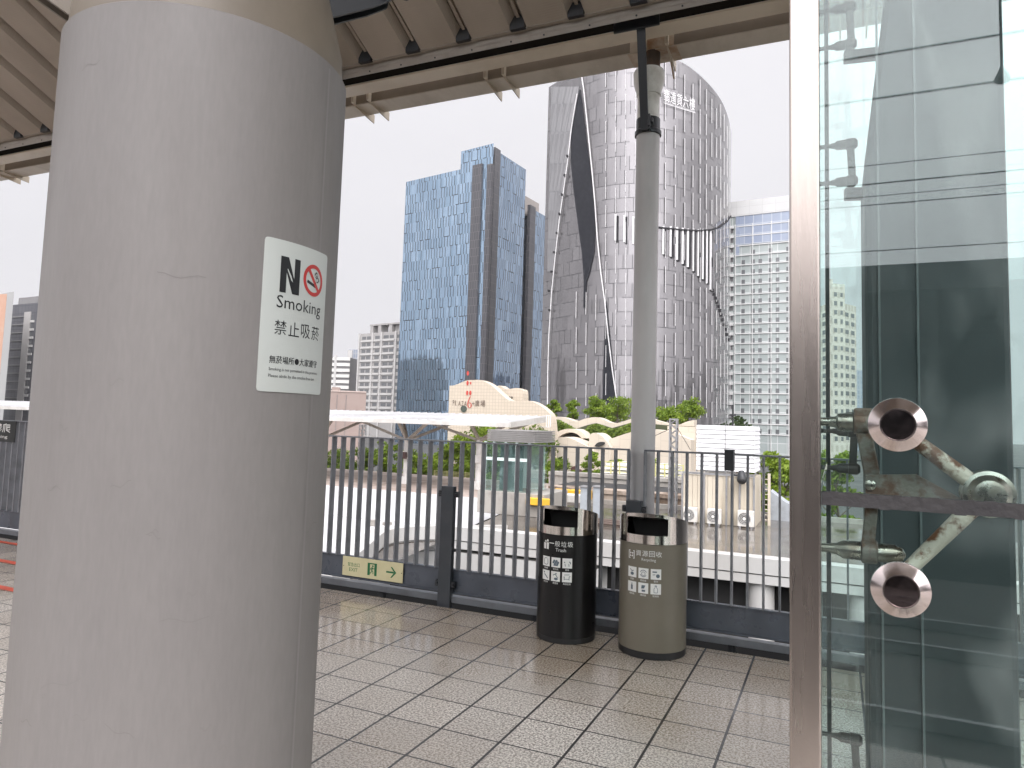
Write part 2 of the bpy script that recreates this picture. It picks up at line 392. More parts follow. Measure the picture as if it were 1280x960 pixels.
def leaf_mat(name, c1, c2, c3):
    m, t, b = nt(name)
    g = N(t, 'ShaderNodeNewGeometry')
    cr_ = N(t, 'ShaderNodeValToRGB'); e = cr_.color_ramp.elements
    e[0].color = (*c1, 1); e[1].color = (*c3, 1); x = cr_.color_ramp.elements.new(.5); x.color = (*c2, 1)
    n = ramp(t, noise(t, coords(t, 'Object'), .55, 3), .3, .7)
    f = math_(t, 'ADD', math_(t, 'MULTIPLY', g.outputs['Random Per Island'], .55), math_(t, 'MULTIPLY', n, .45))
    t.links.new(f, cr_.inputs[0]); t.links.new(cr_.outputs[0], b.inputs['Base Color'])
    b.inputs['Roughness'].default_value = .5; b.inputs['Specular IOR Level'].default_value = .3
    tl = N(t, 'ShaderNodeBsdfTranslucent'); t.links.new(cr_.outputs[0], tl.inputs[0])
    mx = N(t, 'ShaderNodeMixShader'); mx.inputs[0].default_value = .3
    t.links.new(b.outputs[0], mx.inputs[1]); t.links.new(tl.outputs[0], mx.inputs[2])
    t.links.new(mx.outputs[0], t.nodes['Material Output'].inputs[0]); return m

# ------------------------------------------------------------------ ground & platform
GZ = -9.0
mb = MB(); mb.face([(-900, -700, GZ), (900, -700, GZ), (900, 1100, GZ), (-900, 1100, GZ)])
street = M('street_asphalt', (.06, .06, .058), .6, dirt=(.09, .085, .078), dscale=.05, rvar=.2)
struct(mb.build('ground', street))
# platform slab with tiled top
PX0, PX1, PY0, PY1 = -30., 14., -.85, 4.93
mb = MB(); mb.box(PX0, PX1, PY0, PY1, -1.3, -.004)
struct(mb.build('platform_slab', conc2))
mb = MB(); mb.face([(PX0, PY0, 0), (PX1, PY0, 0), (PX1, PY1, 0), (PX0, PY1, 0)])
ox, oy = (PX0+PX1)/2, (PY0+PY1)/2
XO = -(-.785-ox)+.303/2; YO = -(3.652-oy)+.303/2
EDGE0, EDGE1 = 3.3-oy, 4.9-oy
struct(mb.build('platform_floor', tile_mat()))
mb = MB(); mb.box(PX0, PX1, 4.93, 5.5, -1.3, -.05); struct(mb.build('drain_channel', M('wet_black_channel', (.007, .007, .007), .85, dirt=(.011, .01, .01), dscale=5, bump=.2, spec=.1)))
linemat = M('red_line_paint', (.55, .075, .035), .55, dirt=(.35, .07, .04), dscale=9)
for k, (y, w) in enumerate(((4.78, .06), (4.22, .075), (3.62, .075))):
    mb = MB(); mb.face([(-26, y-w/2, .004), (-5.4, y-w/2, .004), (-5.4, y+w/2, .004), (-26, y+w/2, .004)])
    o = mb.build('floor_marking', linemat); struct(o)
# track bed and tracks behind the camera (seen mirrored in the lift glass)
mb = MB(); mb.box(-120, 120, -13.2, -.86, -1.9, -1.35); struct(mb.build('track_bed', M('ballast', (.055, .048, .043), .9, dirt=(.03, .026, .023), dscale=14, bump=.8, bscale=14)))
for yt in (-4.3, -8.3):
    for s in (-.72, .72):
        mb = MB(); mb.box(-120, 120, yt+s-.035, yt+s+.035, -1.34, -1.2)
        tag(mb.build('track_rail', galv), 'steel running rail on the ballast behind the platform', 'rail', 'rails of the two tracks')

# ------------------------------------------------------------------ concrete column + no smoking sign
AZ = R(-48.52); DC = 2.45; CR_ = .42
ccx, ccy = DC*math.sin(AZ), DC*math.cos(AZ)
JT = 2.535
t = thing('round_column', 'thick round grey painted column standing close in front of the railing', 'column', (ccx, ccy, 0))
mb = MB(); mb.turned((ccx, ccy, 0), (0, 0, 1), [(0, CR_), (.3, CR_), (1., CR_), (1.7, CR_), (2.3, CR_), (JT-.004, CR_), (JT, CR_-.004)], 128)
jacket = mb.build('jacket', concrete, t, smooth=40)
def colpt(phi, z, r=CR_):           # phi measured from the side facing the camera, positive to the right
    a = AZ+math.pi                   # direction from column to camera
    # rotate clockwise seen from above => moves right in the picture
    th = a-phi
    return Vector((ccx+r*math.sin(th), ccy+r*math.cos(th), z))
mb = MB()
for k in range(3): mb.face([colpt(R(50+.45*k), .02, CR_+.0012), colpt(R(50+.45*(k+1)), .02, CR_+.0012), colpt(R(50+.45*(k+1)), JT-.02, CR_+.0012), colpt(R(50+.45*k), JT-.02, CR_+.0012)])
seam = M('seam_filler', (.255, .24, .232), .5)
mb.build('jacket_seam', seam, jacket, fixn=False)
mb = MB(); mb.turned((ccx, ccy, 0), (0, 0, 1), [(JT+.001, CR_-.012), (JT+.10, CR_-.018), (JT+.62, CR_-.15), (JT+.68, CR_-.16), (5.75, CR_-.16)], 96)
mb.build('capital', tanpaint, t, smooth=35)
# scuffs on the column
mb = MB()
for k in range(26):
    ph = R(rnd.uniform(-55, 55)); z = rnd.uniform(.5, 1.25) if k < 19 else rnd.uniform(1.3, 2.4); l = rnd.uniform(.006, .05) if k % 4 else rnd.uniform(.05, .12); sl = rnd.uniform(-.5, .5)
    w = rnd.uniform(.0004, .0011); n = 6
    pts = [(ph+l/CR_*i/n, z+sl*l*i/n+.006*math.sin(i*1.3+k)) for i in range(n+1)]
    for a, b in zip(pts[:-1], pts[1:]):
        mb.face([colpt(a[0], a[1]-w, CR_+.0006), colpt(b[0], b[1]-w, CR_+.0006), colpt(b[0], b[1]+w, CR_+.0006), colpt(a[0], a[1]+w, CR_+.0006)])
mb.build('scuff_marks', M('scuff', (.192, .178, .171), .6), jacket, fixn=False)

SP0, SP1, SZ0, SZ1 = R(22.), R(57.2), 1.508, 1.938     # sign arc and heights
SW = CR_*(SP1-SP0); SH = SZ1-SZ0
def signfn(x, y, layer): return colpt(SP0+x/SW*(SP1-SP0), SZ0+y, CR_+.0015+.0012*layer)
t = thing('no_smoking_sign', 'white no smoking notice with black lettering curved around the grey column', 'sign', colpt((SP0+SP1)/2, SZ0))
mb = MB(); n = 20; rc = .010; outer = []
def roundy(x):
    d = min(x, SW-x); return 0 if d >= rc else rc-math.sqrt(max(0, rc*rc-(rc-d)**2))
xs = sorted(set([0, .002, .005, SW-.005, SW-.002, SW]+[SW*k/n for k in range(n+1)]))
for a, b in zip(xs[:-1], xs[1:]):
    pa, pb, qa, qb = roundy(a), roundy(b), SH-roundy(a), SH-roundy(b)
    for (l0, l1) in ((0, 1),):
        mb.face([signfn(a, pa, 1), signfn(b, pb, 1), signfn(b, qb, 1), signfn(a, qa, 1)])
        mb.face([signfn(a, qa, -1), signfn(b, qb, -1), signfn(b, pb, -1), signfn(a, pa, -1)])
        mb.face([signfn(a, pa, -1), signfn(b, pb, -1), signfn(b, pb, 1), signfn(a, pa, 1)])
        mb.face([signfn(a, qa, 1), signfn(b, qb, 1), signfn(b, qb, -1), signfn(a, qa, -1)])
for x, s_ in ((0, 0), (SW, 1)): mb.face([signfn(x, roundy(x), -1), signfn(x, roundy(x), 1), signfn(x, SH-roundy(x), 1), signfn(x, SH-roundy(x), -1)])
plate = mb.build('plate', signwhite, t, smooth=30)
A = Art()
X = lambda s: s*SW
Yv = lambda v: SH*(1-v)
# bold N from strokes
n0, n1, yt_, yb_ = X(.20), X(.47), Yv(.105), Yv(.345); bw_ = .021
A.rect(n0, yb_, n0+bw_, yt_, 1.6).rect(n1-bw_, yb_, n1, yt_, 1.6)
A.poly([(n0+.004, yt_), (n0+bw_+.005, yt_), (n1-.004, yb_), (n1-bw_-.005, yb_)], 1.8)
A.text('Smoking', X(.175), X(.88), Yv(.475), Yv(.365), 1.6)
for k, ch in enumerate('禁止吸菸'): A.text(ch, X(.165+.185*k), X(.165+.185*k+.155), Yv(.625), Yv(.53), 1.6)
for d_ in (0, .0006): A.text('無菸場所●大家遵守', X(.125)+d_, X(.86)+d_, Yv(.815), Yv(.765), 1.6+d_*100)
A.text('Smoking is not permitted in this premises', X(.125), X(.88), Yv(.868), Yv(.842), 1.6)
A.text('Please abide by the smoke-free law', X(.125), X(.82), Yv(.912), Yv(.885), 1.6)
A.build('lettering', black, signfn, plate)
A = Art(); c_ = (X(.71), Yv(.215)); ro = .0475
A.ring(c_, ro-.0115, ro, 1.6, 0, 48)
a45 = R(-50); ux = (math.cos(a45), math.sin(a45)); 
A.line((c_[0]-ux[0]*(ro-.006), c_[1]-ux[1]*(ro-.006)), (c_[0]+ux[0]*(ro-.006), c_[1]+ux[1]*(ro-.006)), .011, 2.2)
A.line((c_[0]-.030, c_[1]-.006), (c_[0]+.012, c_[1]-.017), .009, 1.5, 1)
for q in range(7):
    a = q/6*2.6; A.disc((c_[0]+.010+.012*math.sin(a*2)+.002*q, c_[1]-.006+.0052*q), .0028, 1.45, 1, 8)
A.ring((c_[0]+.012, c_[1]+.018), .007, .0088, 1.4, 1, 16); A.ring((c_[0]+.018, c_[1]+.004), .006, .0078, 1.4, 1, 16)
A.build('prohibition_symbol', [red, black], signfn, plate)

# ------------------------------------------------------------------ station canopy above
SL = .442; DY0, DZ0 = 4.78, 4.435
def dz(y): return DZ0+SL*(DY0-y)
YB = -2.4; X0, X1 = -16., 7.
canopy = thing('platform_canopy', 'tan metal platform roof overhead with ribbed underside and eave gutter', 'canopy', (ccx, 1.6, 5.7))
rib0 = P(464, 83, 4.78).x; rib1 = P(521, 66, 4.78).x; rs = rib1-rib0
rs = (P(655, 34, 4.78).x-rib0)/3
mb = MB()
gw = .135
k0 = int((X0-rib0)/rs)-1
for k in range(k0, 60):
    xa = rib0+k*rs+.03; xb = xa+rs-gw
    if xa < X0 or xb > X1: continue
    # pan (lower), ends a bit short of the angle
    n = 14
    mb.slab([(xa, DY0, dz(DY0)), (xb, DY0, dz(DY0)), (xb, YB, dz(YB)), (xa, YB, dz(YB))], (0, 0, .012))
    # folded sides up to the upper sheet, and the small central fold
    for xx, dd in ((xb, .035), (xb+gw-.035, .0)):
        pass
    mb.slab([(xb, DY0-.05, dz(DY0-.05)+.002), (xb+.042, DY0-.05, dz(DY0-.05)+.075), (xb+.042, YB, dz(YB)+.075), (xb, YB, dz(YB)+.002)], (0, 0, .01))
    mb.slab([(xb+gw-.03, DY0-.05, dz(DY0-.05)+.075), (xb+gw-.002, DY0-.05, dz(DY0-.05)+.002), (xb+gw-.002, YB, dz(YB)+.002), (xb+gw-.03, YB, dz(YB)+.075)], (0, 0, .01))
    mb.slab([(xb+.062, DY0-.05, dz(DY0-.05)+.055), (xb+.088, DY0-.05, dz(DY0-.05)+.055), (xb+.088, YB, dz(YB)+.055), (xb+.062, YB, dz(YB)+.055)], (0, 0, .02))
mb.slab([(X0, DY0+.1, dz(DY0+.1)+.09), (X1, DY0+.1, dz(DY0+.1)+.09), (X1, YB, dz(YB)+.09), (X0, YB, dz(YB)+.09)], (0, 0, .05))
def deck_lines():
    m, t, b = nt('deck_underside')
    v = coords(t, 'Object'); 
    wv = N(t, 'ShaderNodeTexWave'); wv.bands_direction = 'Y'; wv.inputs['Scale'].default_value = 17; wv.inputs['Distortion'].default_value = .4
    t.links.new(v, wv.inputs['Vector'])
    f = ramp(t, noise(t, coords(t, 'Object', (1, .5, .5)), 2.2, 6), .35, .7)
    c = mixc(t, math_(t, 'MULTIPLY', f, .6), (.46, .40, .335), (.32, .27, .22))
    c = mixc(t, math_(t, 'MULTIPLY', ramp(t, wv.outputs['Fac'], .75, 1), .14), c, (.36, .30, .24))
    t.links.new(c, b.inputs['Base Color']); b.inputs['Roughness'].default_value = .45
    bn = N(t, 'ShaderNodeBump'); bn.inputs['Strength'].default_value = .12; bn.inputs['Distance'].default_value = .006
    t.links.new(wv.outputs['Fac'], bn.inputs['Height']); t.links.new(bn.outputs[0], b.inputs['Normal'])
    return m
# dark blocks painting the shadow in the hollow lower end of each rib
for k in range(k0, 60):
    xa = rib0+k*rs+.03; xb = xa+rs-gw
    if xa < X0 or xb > X1: continue
    mb.box(xb+.006, xb+gw-.008, DY0-.048, DY0-.01, dz(DY0)-.006, dz(DY0)+.10, 1)
mb.build('roof_deck', [deck_lines(), dark], canopy)
# angle, I-beam, gutter
mb = MB(); mb.box(X0, X1, 4.80, 4.806, 4.352, 4.445); mb.box(X0, X1, 4.76, 4.80, 4.437, 4.443); mb.box(X0, X1, 4.797, 4.80, 4.388, 4.394)
anglemat = M('angle_paint', (.34, .30, .26), .45, dirt=(.22, .19, .155), dscale=4)
for k in range(70):
    x = X0+.15+k*.33+rnd.uniform(-.05, .05)
    if x < X1: mb.cyl((x, 4.795, 4.372), (x, 4.7995, 4.372), .007, n=8, m=1)
mb.build('edge_angle', [anglemat, dark], canopy)
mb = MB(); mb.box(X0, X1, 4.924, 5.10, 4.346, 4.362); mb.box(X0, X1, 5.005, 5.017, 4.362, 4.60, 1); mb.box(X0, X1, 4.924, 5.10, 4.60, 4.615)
mb.build('edge_beam', [tanlight, M('beam_web_shade', (.006, .005, .004), .9, spec=0.)], canopy, bevel=.003)  # near-black web paints the shadow between the flanges
mb = MB(); mb.box(X0, X1, 5.20, 5.42, 4.313, 4.322); mb.box(X0, X1, 5.20, 5.206, 4.3225, 4.60, 1); mb.box(X0, X1, 5.414, 5.42, 4.322, 4.66)
gutmat = M('gutter_metal', (.60, .535, .445), .5, dirt=(.38, .315, .235), dscale=3, damt=.8, stretch=(1, .4, 1), bump=.2, bscale=20)
gut = mb.build('gutter', [gutmat, M('gutter_side', (.26, .205, .15), .6, dirt=(.17, .125, .085), dscale=3)], canopy)
# paired gutter brackets (thin plates standing below the gutter)
brx = [P(454, 120, 5.2).x, P(620, 95, 5.2).x, P(31, 200, 5.2).x]
mid = (brx[1]-brx[0])
xs_b = [brx[0]+mid*k for k in range(-5, 5)]
for x in xs_b:
    for s in (-.085, .085):
        mb = MB()
        mb.slab([(x+s-.005, 5.195, 4.56), (x+s-.005, 5.195, 4.30), (x+s-.005, 5.50, 4.262), (x+s-.005, 5.50, 4.34), (x+s-.005, 5.43, 4.36), (x+s-.005, 5.43, 4.56)], (.01, 0, 0))
        mb.box(x+s-.012, x+s+.012, 5.15, 5.194, 4.32, 4.56)
        mb.bar((x+s, 4.84, 4.40), (x+s, 4.93, 4.48), .03, .012)
        mb.build('gutter_bracket', tanlight, canopy)
# drainpipe outlet stains
rx = P(815, 80, 5.3).x
mb = MB(); mb.box(rx-.15, rx+.19, 5.196, 5.199, 4.318, 4.56); mb.box(rx-.17, rx+.21, 5.2, 5.421, 4.310, 4.3125)
mb.build('rust_stain', rustmat, gut)
# raking steel struts from the column head
for dx, dy, zs_, pm in ((-1.5, 2.0, 2.98, dark), (1.25, 1.6, 2.93, dark), (-1.5, -1.7, 2.70, tanpaint), (1.25, -1.7, 2.98, dark)):
    p = Vector((ccx, ccy, zs_))+Vector((dx, dy, 0)).normalized()*.52; q = Vector((ccx+dx*1.5, ccy+dy*1.0, 0)); q.z = dz(q.y)-.02
    dd = (q-p).normalized()
    mb = MB(); mb.cyl(p+dd*.12, q, .055, n=20); s_ = mb.build('strut', dark, canopy, smooth=40)
    mb = MB(); hx = Vector((dx, dy, 0)).normalized(); sd = hx.cross(Vector((0, 0, 1)))
    for s in (-.03, .03):
        c0 = Vector((ccx, ccy, zs_))+sd*s
        pts = [c0+hx*.27+Vector((0, 0, -.16)), c0+hx*.50+Vector((0, 0, -.03)), c0+hx*.57+Vector((0, 0, .02)), c0+hx*.58+Vector((0, 0, .07)), c0+hx*.52+Vector((0, 0, .1)), c0+hx*.24+Vector((0, 0, .16))]
        mb.slab(pts, sd*.012)
    c0 = Vector((ccx, ccy, zs_+.035))+hx*.53
    mb.cyl(c0-sd*.055, c0+sd*.065, .02, n=12)
    mb.build('pin_bracket', pm, s_)
# main raker beam between column row and eave, seen edge-on behind the column head
mb = MB(); xr = P(440, 95, 4.7).x-.30
mb.slab([(xr, 4.75, dz(4.75)-.02), (xr, YB+.3, dz(YB+.3)-.02), (xr, YB+.3, dz(YB+.3)-.24), (xr, 4.75, dz(4.75)-.16)], (.14, 0, 0))
mb.build('raker_beam', M('raker_paint', (.24, .205, .17), .5), canopy)

# ------------------------------------------------------------------ drainpipe and T bracket
YP = 5.19; pc = P(803.5, 570, YP).x
t = thing('drainpipe', 'tall grey round drainpipe dropping from the roof gutter behind the bins', 'pipe', (pc, YP, -.05))
pr = .088
mb = MB(); mb.turned((pc, YP, -.05), (0, 0, 1), [(0, pr), (1.2, pr), (2.6, pr), (3.68, pr), (3.685, pr-.01)], 40); pipe = mb.build('pipe', pipemat, t, smooth=40)
zt = 3.64
mb = MB(); mb.turned((pc, YP, 0), (0, 0, 1), [(zt-.01, pr+.012), (zt+.02, pr+.012), (zt+.03, pr+.002), (zt+.115, pr+.002), (zt+.12, pr-.01)], 40); mb.build('coupling', dark, t, smooth=40)
mb = MB(); mb.turned((pc, YP, 0), (0, 0, 1), [(zt+.115, pr-.004), (zt+.30, pr-.004), (zt+.305, pr+.004), (zt+.325, pr+.004), (zt+.40, pr+.026), (zt+.48, pr+.03), (zt+.50, pr+.02), (zt+.502, .05)], 40); mb.build('funnel', pipelight, t, smooth=35)
mb = MB(); mb.cyl((pc+.01, YP+.06, zt+.50), (pc+.01, YP+.06, 4.315), .06, n=24); mb.build('outlet', M('outlet_rust', (.055, .035, .022), .6, dirt=(.13, .06, .025), dscale=9), t, smooth=40)
mb = MB(); bx = P(804, 100, 5.0).x
mb.box(bx-.20, bx+.14, 4.885, 4.903, 4.325, 4.42)
mb.slab([(bx-.032, 4.905, 4.345), (bx+.032, 4.905, 4.345), (bx+.03, 5.06, 3.63), (bx-.03, 5.06, 3.63)], (0, .014, 0))
mb.box(bx-.03, bx+.035, 5.057, 5.11, 3.635, 3.66)
mb.cyl((bx+.045, 5.05, 3.70), (bx+.045, 5.075, 3.70), .02, n=10); mb.bar((bx+.035, 5.05, 3.65), (bx+.035, 5.05, 3.74), .02, .02)
mb.build('hanger_bracket', dark, t, bevel=.002)
mb = MB(); mb.bar((bx+.10, 5.19, 4.55), (bx+.115, 5.53, 4.22), .012, .012); mb.build('tie_rod', rustmat, t)

# ------------------------------------------------------------------ railing
YR = 5.05; ZT = 1.272
def rail_panel(xa, xb, bars, label):
    t = thing('platform_railing', label, 'railing', ((xa+xb)/2, YR, 0), 'railing panels along the platform edge')
    mb = MB(); mb.box(xa, xb, YR-.022, YR+.022, ZT-.012, ZT); mb.build('top_rail', graymetal, t, bevel=.002)
    for x in bars:
        mb = MB(); mb.box(x-.006, x+.006, YR-.029, YR+.029, .268, ZT-.012); mb.build('baluster', graymetal, t)
    mb = MB(); mb.box(xa, xb, YR-.006, YR+.006, .092, .268); mb.box(xa, xb, YR-.02, YR+.02, .262, .270); mb.box(xa, xb, YR-.018, YR-.006, .085, .095); kp = mb.build('kickplate', kickmat, t)
    mb = MB(); mb.box(xa, xb, YR-.05, YR+.03, .022, .066); mb.box(xa, xb, YR-.052, YR-.048, .0655, .07, 0)
    mb.build('bottom_rail', M('bottom_rail_paint', (.13, .137, .15), .4, dirt=(.07, .07, .075), dscale=6, rvar=.2) if 'bottom_rail_paint' not in MATS else MATS['bottom_rail_paint'], t, bevel=.004)
    for x in [xa+(xb-xa)*(k+.5)/3 for k in range(3)]:
        mb = MB(); mb.box(x-.02, x+.02, YR-.03, YR+.02, -.05, .022); mb.build('foot', dark, t)
    return t
rail_panel(-5.45, -1.351, [-1.356-.0968*k for k in range(43)], 'dark grey railing panel behind the black bin carrying the pale exit sign')
rail_panel(-9.6, -5.50, [-5.52-.103*k for k in range(40)], 'dark grey railing panel left of the round column beneath the black sign')
rail_panel(-1.241, 2.4, [-1.241+.006]+[-1.143+.1005*k for k in range(35)], 'dark grey railing panel right of the drainpipe running on behind the glass')
def post(x, label, zt=.915):
    t = thing('railing_post', label, 'post', (x, YR, 0), 'short posts between railing panels')
    mb = MB(); mb.box(x-.055, x+.055, YR-.075, YR-.024, -.05, zt); mb.build('shaft', M('post_paint', (.035, .04, .047), .4, dirt=(.06, .062, .068), dscale=5, rvar=.2) if 'post_paint' not in MATS else MATS['post_paint'], t, bevel=.003)
    for z in (zt-.06, .16):
        for s in (-1, 1):
            mb = MB(); mb.box(x+s*.055, x+s*.085, YR-.06, YR-.025, z-.022, z+.022); mb.cyl((x+s*.07, YR-.074, z), (x+s*.07, YR-.06, z), .011, n=10); mb.build('clamp', dark, t)
    return t
post(-2.79, 'short black post in front of the railing left of the bins')
post(-1.296, 'short black post at the foot of the drainpipe behind the grey bin')
post(-5.47, 'short black post hidden beside the round column')
# small black box on the top rail
bxp = P(912, 578, YR)
mb = MB(); mb.box(bxp.x-.03, bxp.x+.03, YR-.035, YR+.035, ZT-.115, ZT+.02); mb.box(bxp.x-.034, bxp.x+.034, YR-.03, YR+.03, ZT+.02, ZT+.026)
tag(mb.build('rail_box', dark, bevel=.004), 'small black box fixed over the top rail right of the grey bin', 'box')

# exit sign on the kickplate
EX0, EX1, EZ0, EZ1 = -3.80, -3.20, .108, .266
t = thing('exit_sign', 'pale yellow exit sign with green running figure and arrow on the kickplate', 'sign', ((EX0+EX1)/2, YR-.02, EZ0))
mb = MB(); mb.box(EX0, EX1, YR-.0265, YR-.0215, EZ0, EZ1); pl = mb.build('plate', signyellow, t, bevel=.001)
A = Art(); EW, EH = EX1-EX0, EZ1-EZ0
A.text('緊急出口', .055, .175, .080, .112); A.text('EXIT', .07, .155, .040, .068)
gx = .255
A.rect(gx, .028, gx+.024, .128).rect(gx+.068, .028, gx+.092, .128).rect(gx+.024, .118, gx+.068, .128)
A.disc((gx+.052, .104), .008); A.path([(gx+.047, .094), (gx+.043, .070)], .013); A.path([(gx+.047, .092), (gx+.032, .086), (gx+.028, .072)], .006)
A.path([(gx+.047, .092), (gx+.06, .082), (gx+.068, .086)], .006); A.path([(gx+.043, .070), (gx+.055, .058), (gx+.056, .040)], .007); A.path([(gx+.043, .070), (gx+.038, .052), (gx+.024, .044)], .007)
ax = .44; A.rect(ax, .068, ax+.075, .082)
A.poly([(ax+.042, .118), (ax+.056, .118), (ax+.098, .075), (ax+.056, .032), (ax+.042, .032), (ax+.078, .075)])
A.build('lettering', green, lambda x, y, l: Vector((EX0+x, YR-.0265-.0008*l, EZ0+y)), pl)
mb = MB()
for x in (.012, EW-.012): mb.cyl((EX0+x, YR-.0285, EZ0+EH/2), (EX0+x, YR-.026, EZ0+EH/2), .004, n=8)
mb.build('screw', dark, pl)
# no climbing sign on the left rail
NX0, NX1, NZ0, NZ1 = -9.15, -8.36, 1.03, 1.265
t = thing('no_climbing_sign', 'black no climbing sign with white lettering hung on the far left railing', 'sign', ((NX0+NX1)/2, YR-.03, NZ0))
mb = MB(); mb.box(NX0, NX1, YR-.034, YR-.026, NZ0, NZ1); pl = mb.build('plate', M('sign_black', (.02, .022, .022), .4), t, bevel=.001)
A = Art(); A.text('禁止攀爬', .10, .70, .105, .205); A.text('No climbing', .12, .66, .03, .075)
A.build('lettering', white, lambda x, y, l: Vector((NX0+x, YR-.034-.001*l, NZ0+y)), pl)

# ------------------------------------------------------------------ bins
def bin_(cx_, cy_, r, bodymat, label, title, sub, caps_, icon, kick):
    t = thing('litter_bin', label, 'bin', (cx_, cy_, 0), 'pair of round bins by the railing')
    zb, zs0, zs1, zt_ = .703, .757, .868, .893
    def pt(th, z, rr): return Vector((cx_+rr*math.sin(th), cy_-rr*math.cos(th), z))
    tilt = math.tan(R(15))
    n = 96; ha = R(37)
    mb = MB(); mb.turned((cx_, cy_, 0), (0, 0, 1), [(.0, r-.006), (.004, r-.002), (kick, r-.002), (kick, r-.012)] , 72)
    mb.build('base_ring', M('bin_base', (.012, .012, .013), .45) if 'bin_base' not in MATS else MATS['bin_base'], t, smooth=35)
    mb = MB(); mb.turned((cx_, cy_, 0), (0, 0, 1), [(kick-.002, r-.003), (kick+.002, r), (.3, r), (.55, r), (zb-.004, r), (zb-.002, r-.004), (zb-.002, .02)], 96)
    body = mb.build('body', bodymat, t, smooth=35)
    # slanted steel band with a real slot
    def ztop(th): return zt_-(r-r*math.cos(th))*tilt
    mb = MB(); ro, ri = r+.003, r-.004
    for k in range(n):
        a, b = -math.pi+2*math.pi*k/n, -math.pi+2*math.pi*(k+1)/n; mid_ = (a+b)/2
        for (lo, hi) in ((lambda q: zb, lambda q: zs0), (lambda q: zs0, lambda q: min(zs1, ztop(q)-.02)), (lambda q: min(zs1, ztop(q)-.02), ztop)):
            inslot = abs(mid_) < ha and lo(0) == zs0
            if inslot: continue
            mb.face([pt(a, lo(a), ro), pt(b, lo(b), ro), pt(b, hi(b), ro), pt(a, hi(a), ro)])
            mb.face([pt(b, lo(b), ri), pt(a, lo(a), ri), pt(a, hi(a), ri), pt(b, hi(b), ri)])
        if abs(mid_) < ha:
            for z in (zs0, min(zs1, ztop(mid_)-.02)): mb.face([pt(a, z, ro), pt(b, z, ro), pt(b, z, ri), pt(a, z, ri)])
        mb.face([pt(a, ztop(a), ro), pt(b, ztop(b), ro), pt(b, ztop(b), ri), pt(a, ztop(a), ri)])
        mb.face([pt(a, zb, ro), pt(b, zb, ro), pt(b, zb, ri), pt(a, zb, ri)])
    for th in (-ha, ha):
        mb.face([pt(th, zs0, ro), pt(th, zs1, ro), pt(th, zs1, ri), pt(th, zs0, ri)])
    top = mb.build('band', binsteel, t, smooth=35)
    mb = MB(); mb.face([pt(-math.pi+2*math.pi*k/48, ztop(-math.pi+2*math.pi*k/48)-.006, ri) for k in range(48)])
    mb.face([pt(-math.pi+2*math.pi*k/48, ztop(-math.pi+2*math.pi*k/48)-.012, ri) for k in range(48)][::-1])
    mb.build('lid', steel, top)
    mb = MB()
    for k in range(48):
        a, b = -math.pi+2*math.pi*k/48, -math.pi+2*math.pi*(k+1)/48
        mb.face([pt(a, zb, ri-.002), pt(b, zb, ri-.002), pt(b, ztop(b)-.014, ri-.002), pt(a, ztop(a)-.014, ri-.002)]) if abs((a+b)/2) > ha+.05 else None
    mb.face([pt(-R(60), zs0-.03, r*.55), pt(R(60), zs0-.03, r*.55), pt(R(60), zs1, r*.7), pt(-R(60), zs1, r*.7)])
    mb.build('liner', void, top)
    fn = lambda x, y, l: pt(x/r, y, r+.0004+.0005*l)
    A = Art()
    for k, ch in enumerate(title): A.text(ch, -.062+.043*k, -.062+.043*k+.036, .627, .662, 1, 0) if ch != '一' else A.rect(-.062, .642, -.026, .647, 1, 0)
    A.textw(sub, .022, .594, .022, 1, 0)
    icx = (-.088, -.010, .068); icy = (.522, .432); h = .032
    for j in range(2):
        for k in range(3):
            A.rect(icx[k]-h, icy[j]-h, icx[k]+h, icy[j]+h, 1, 0, 3)
            A.textw(caps_[j*3+k], icx[k], icy[j]-h-.017, .012, 1, 0)
    icon(A, icx, icy)
    A.build('lettering', [white, iconblue], fn, body)
    return t
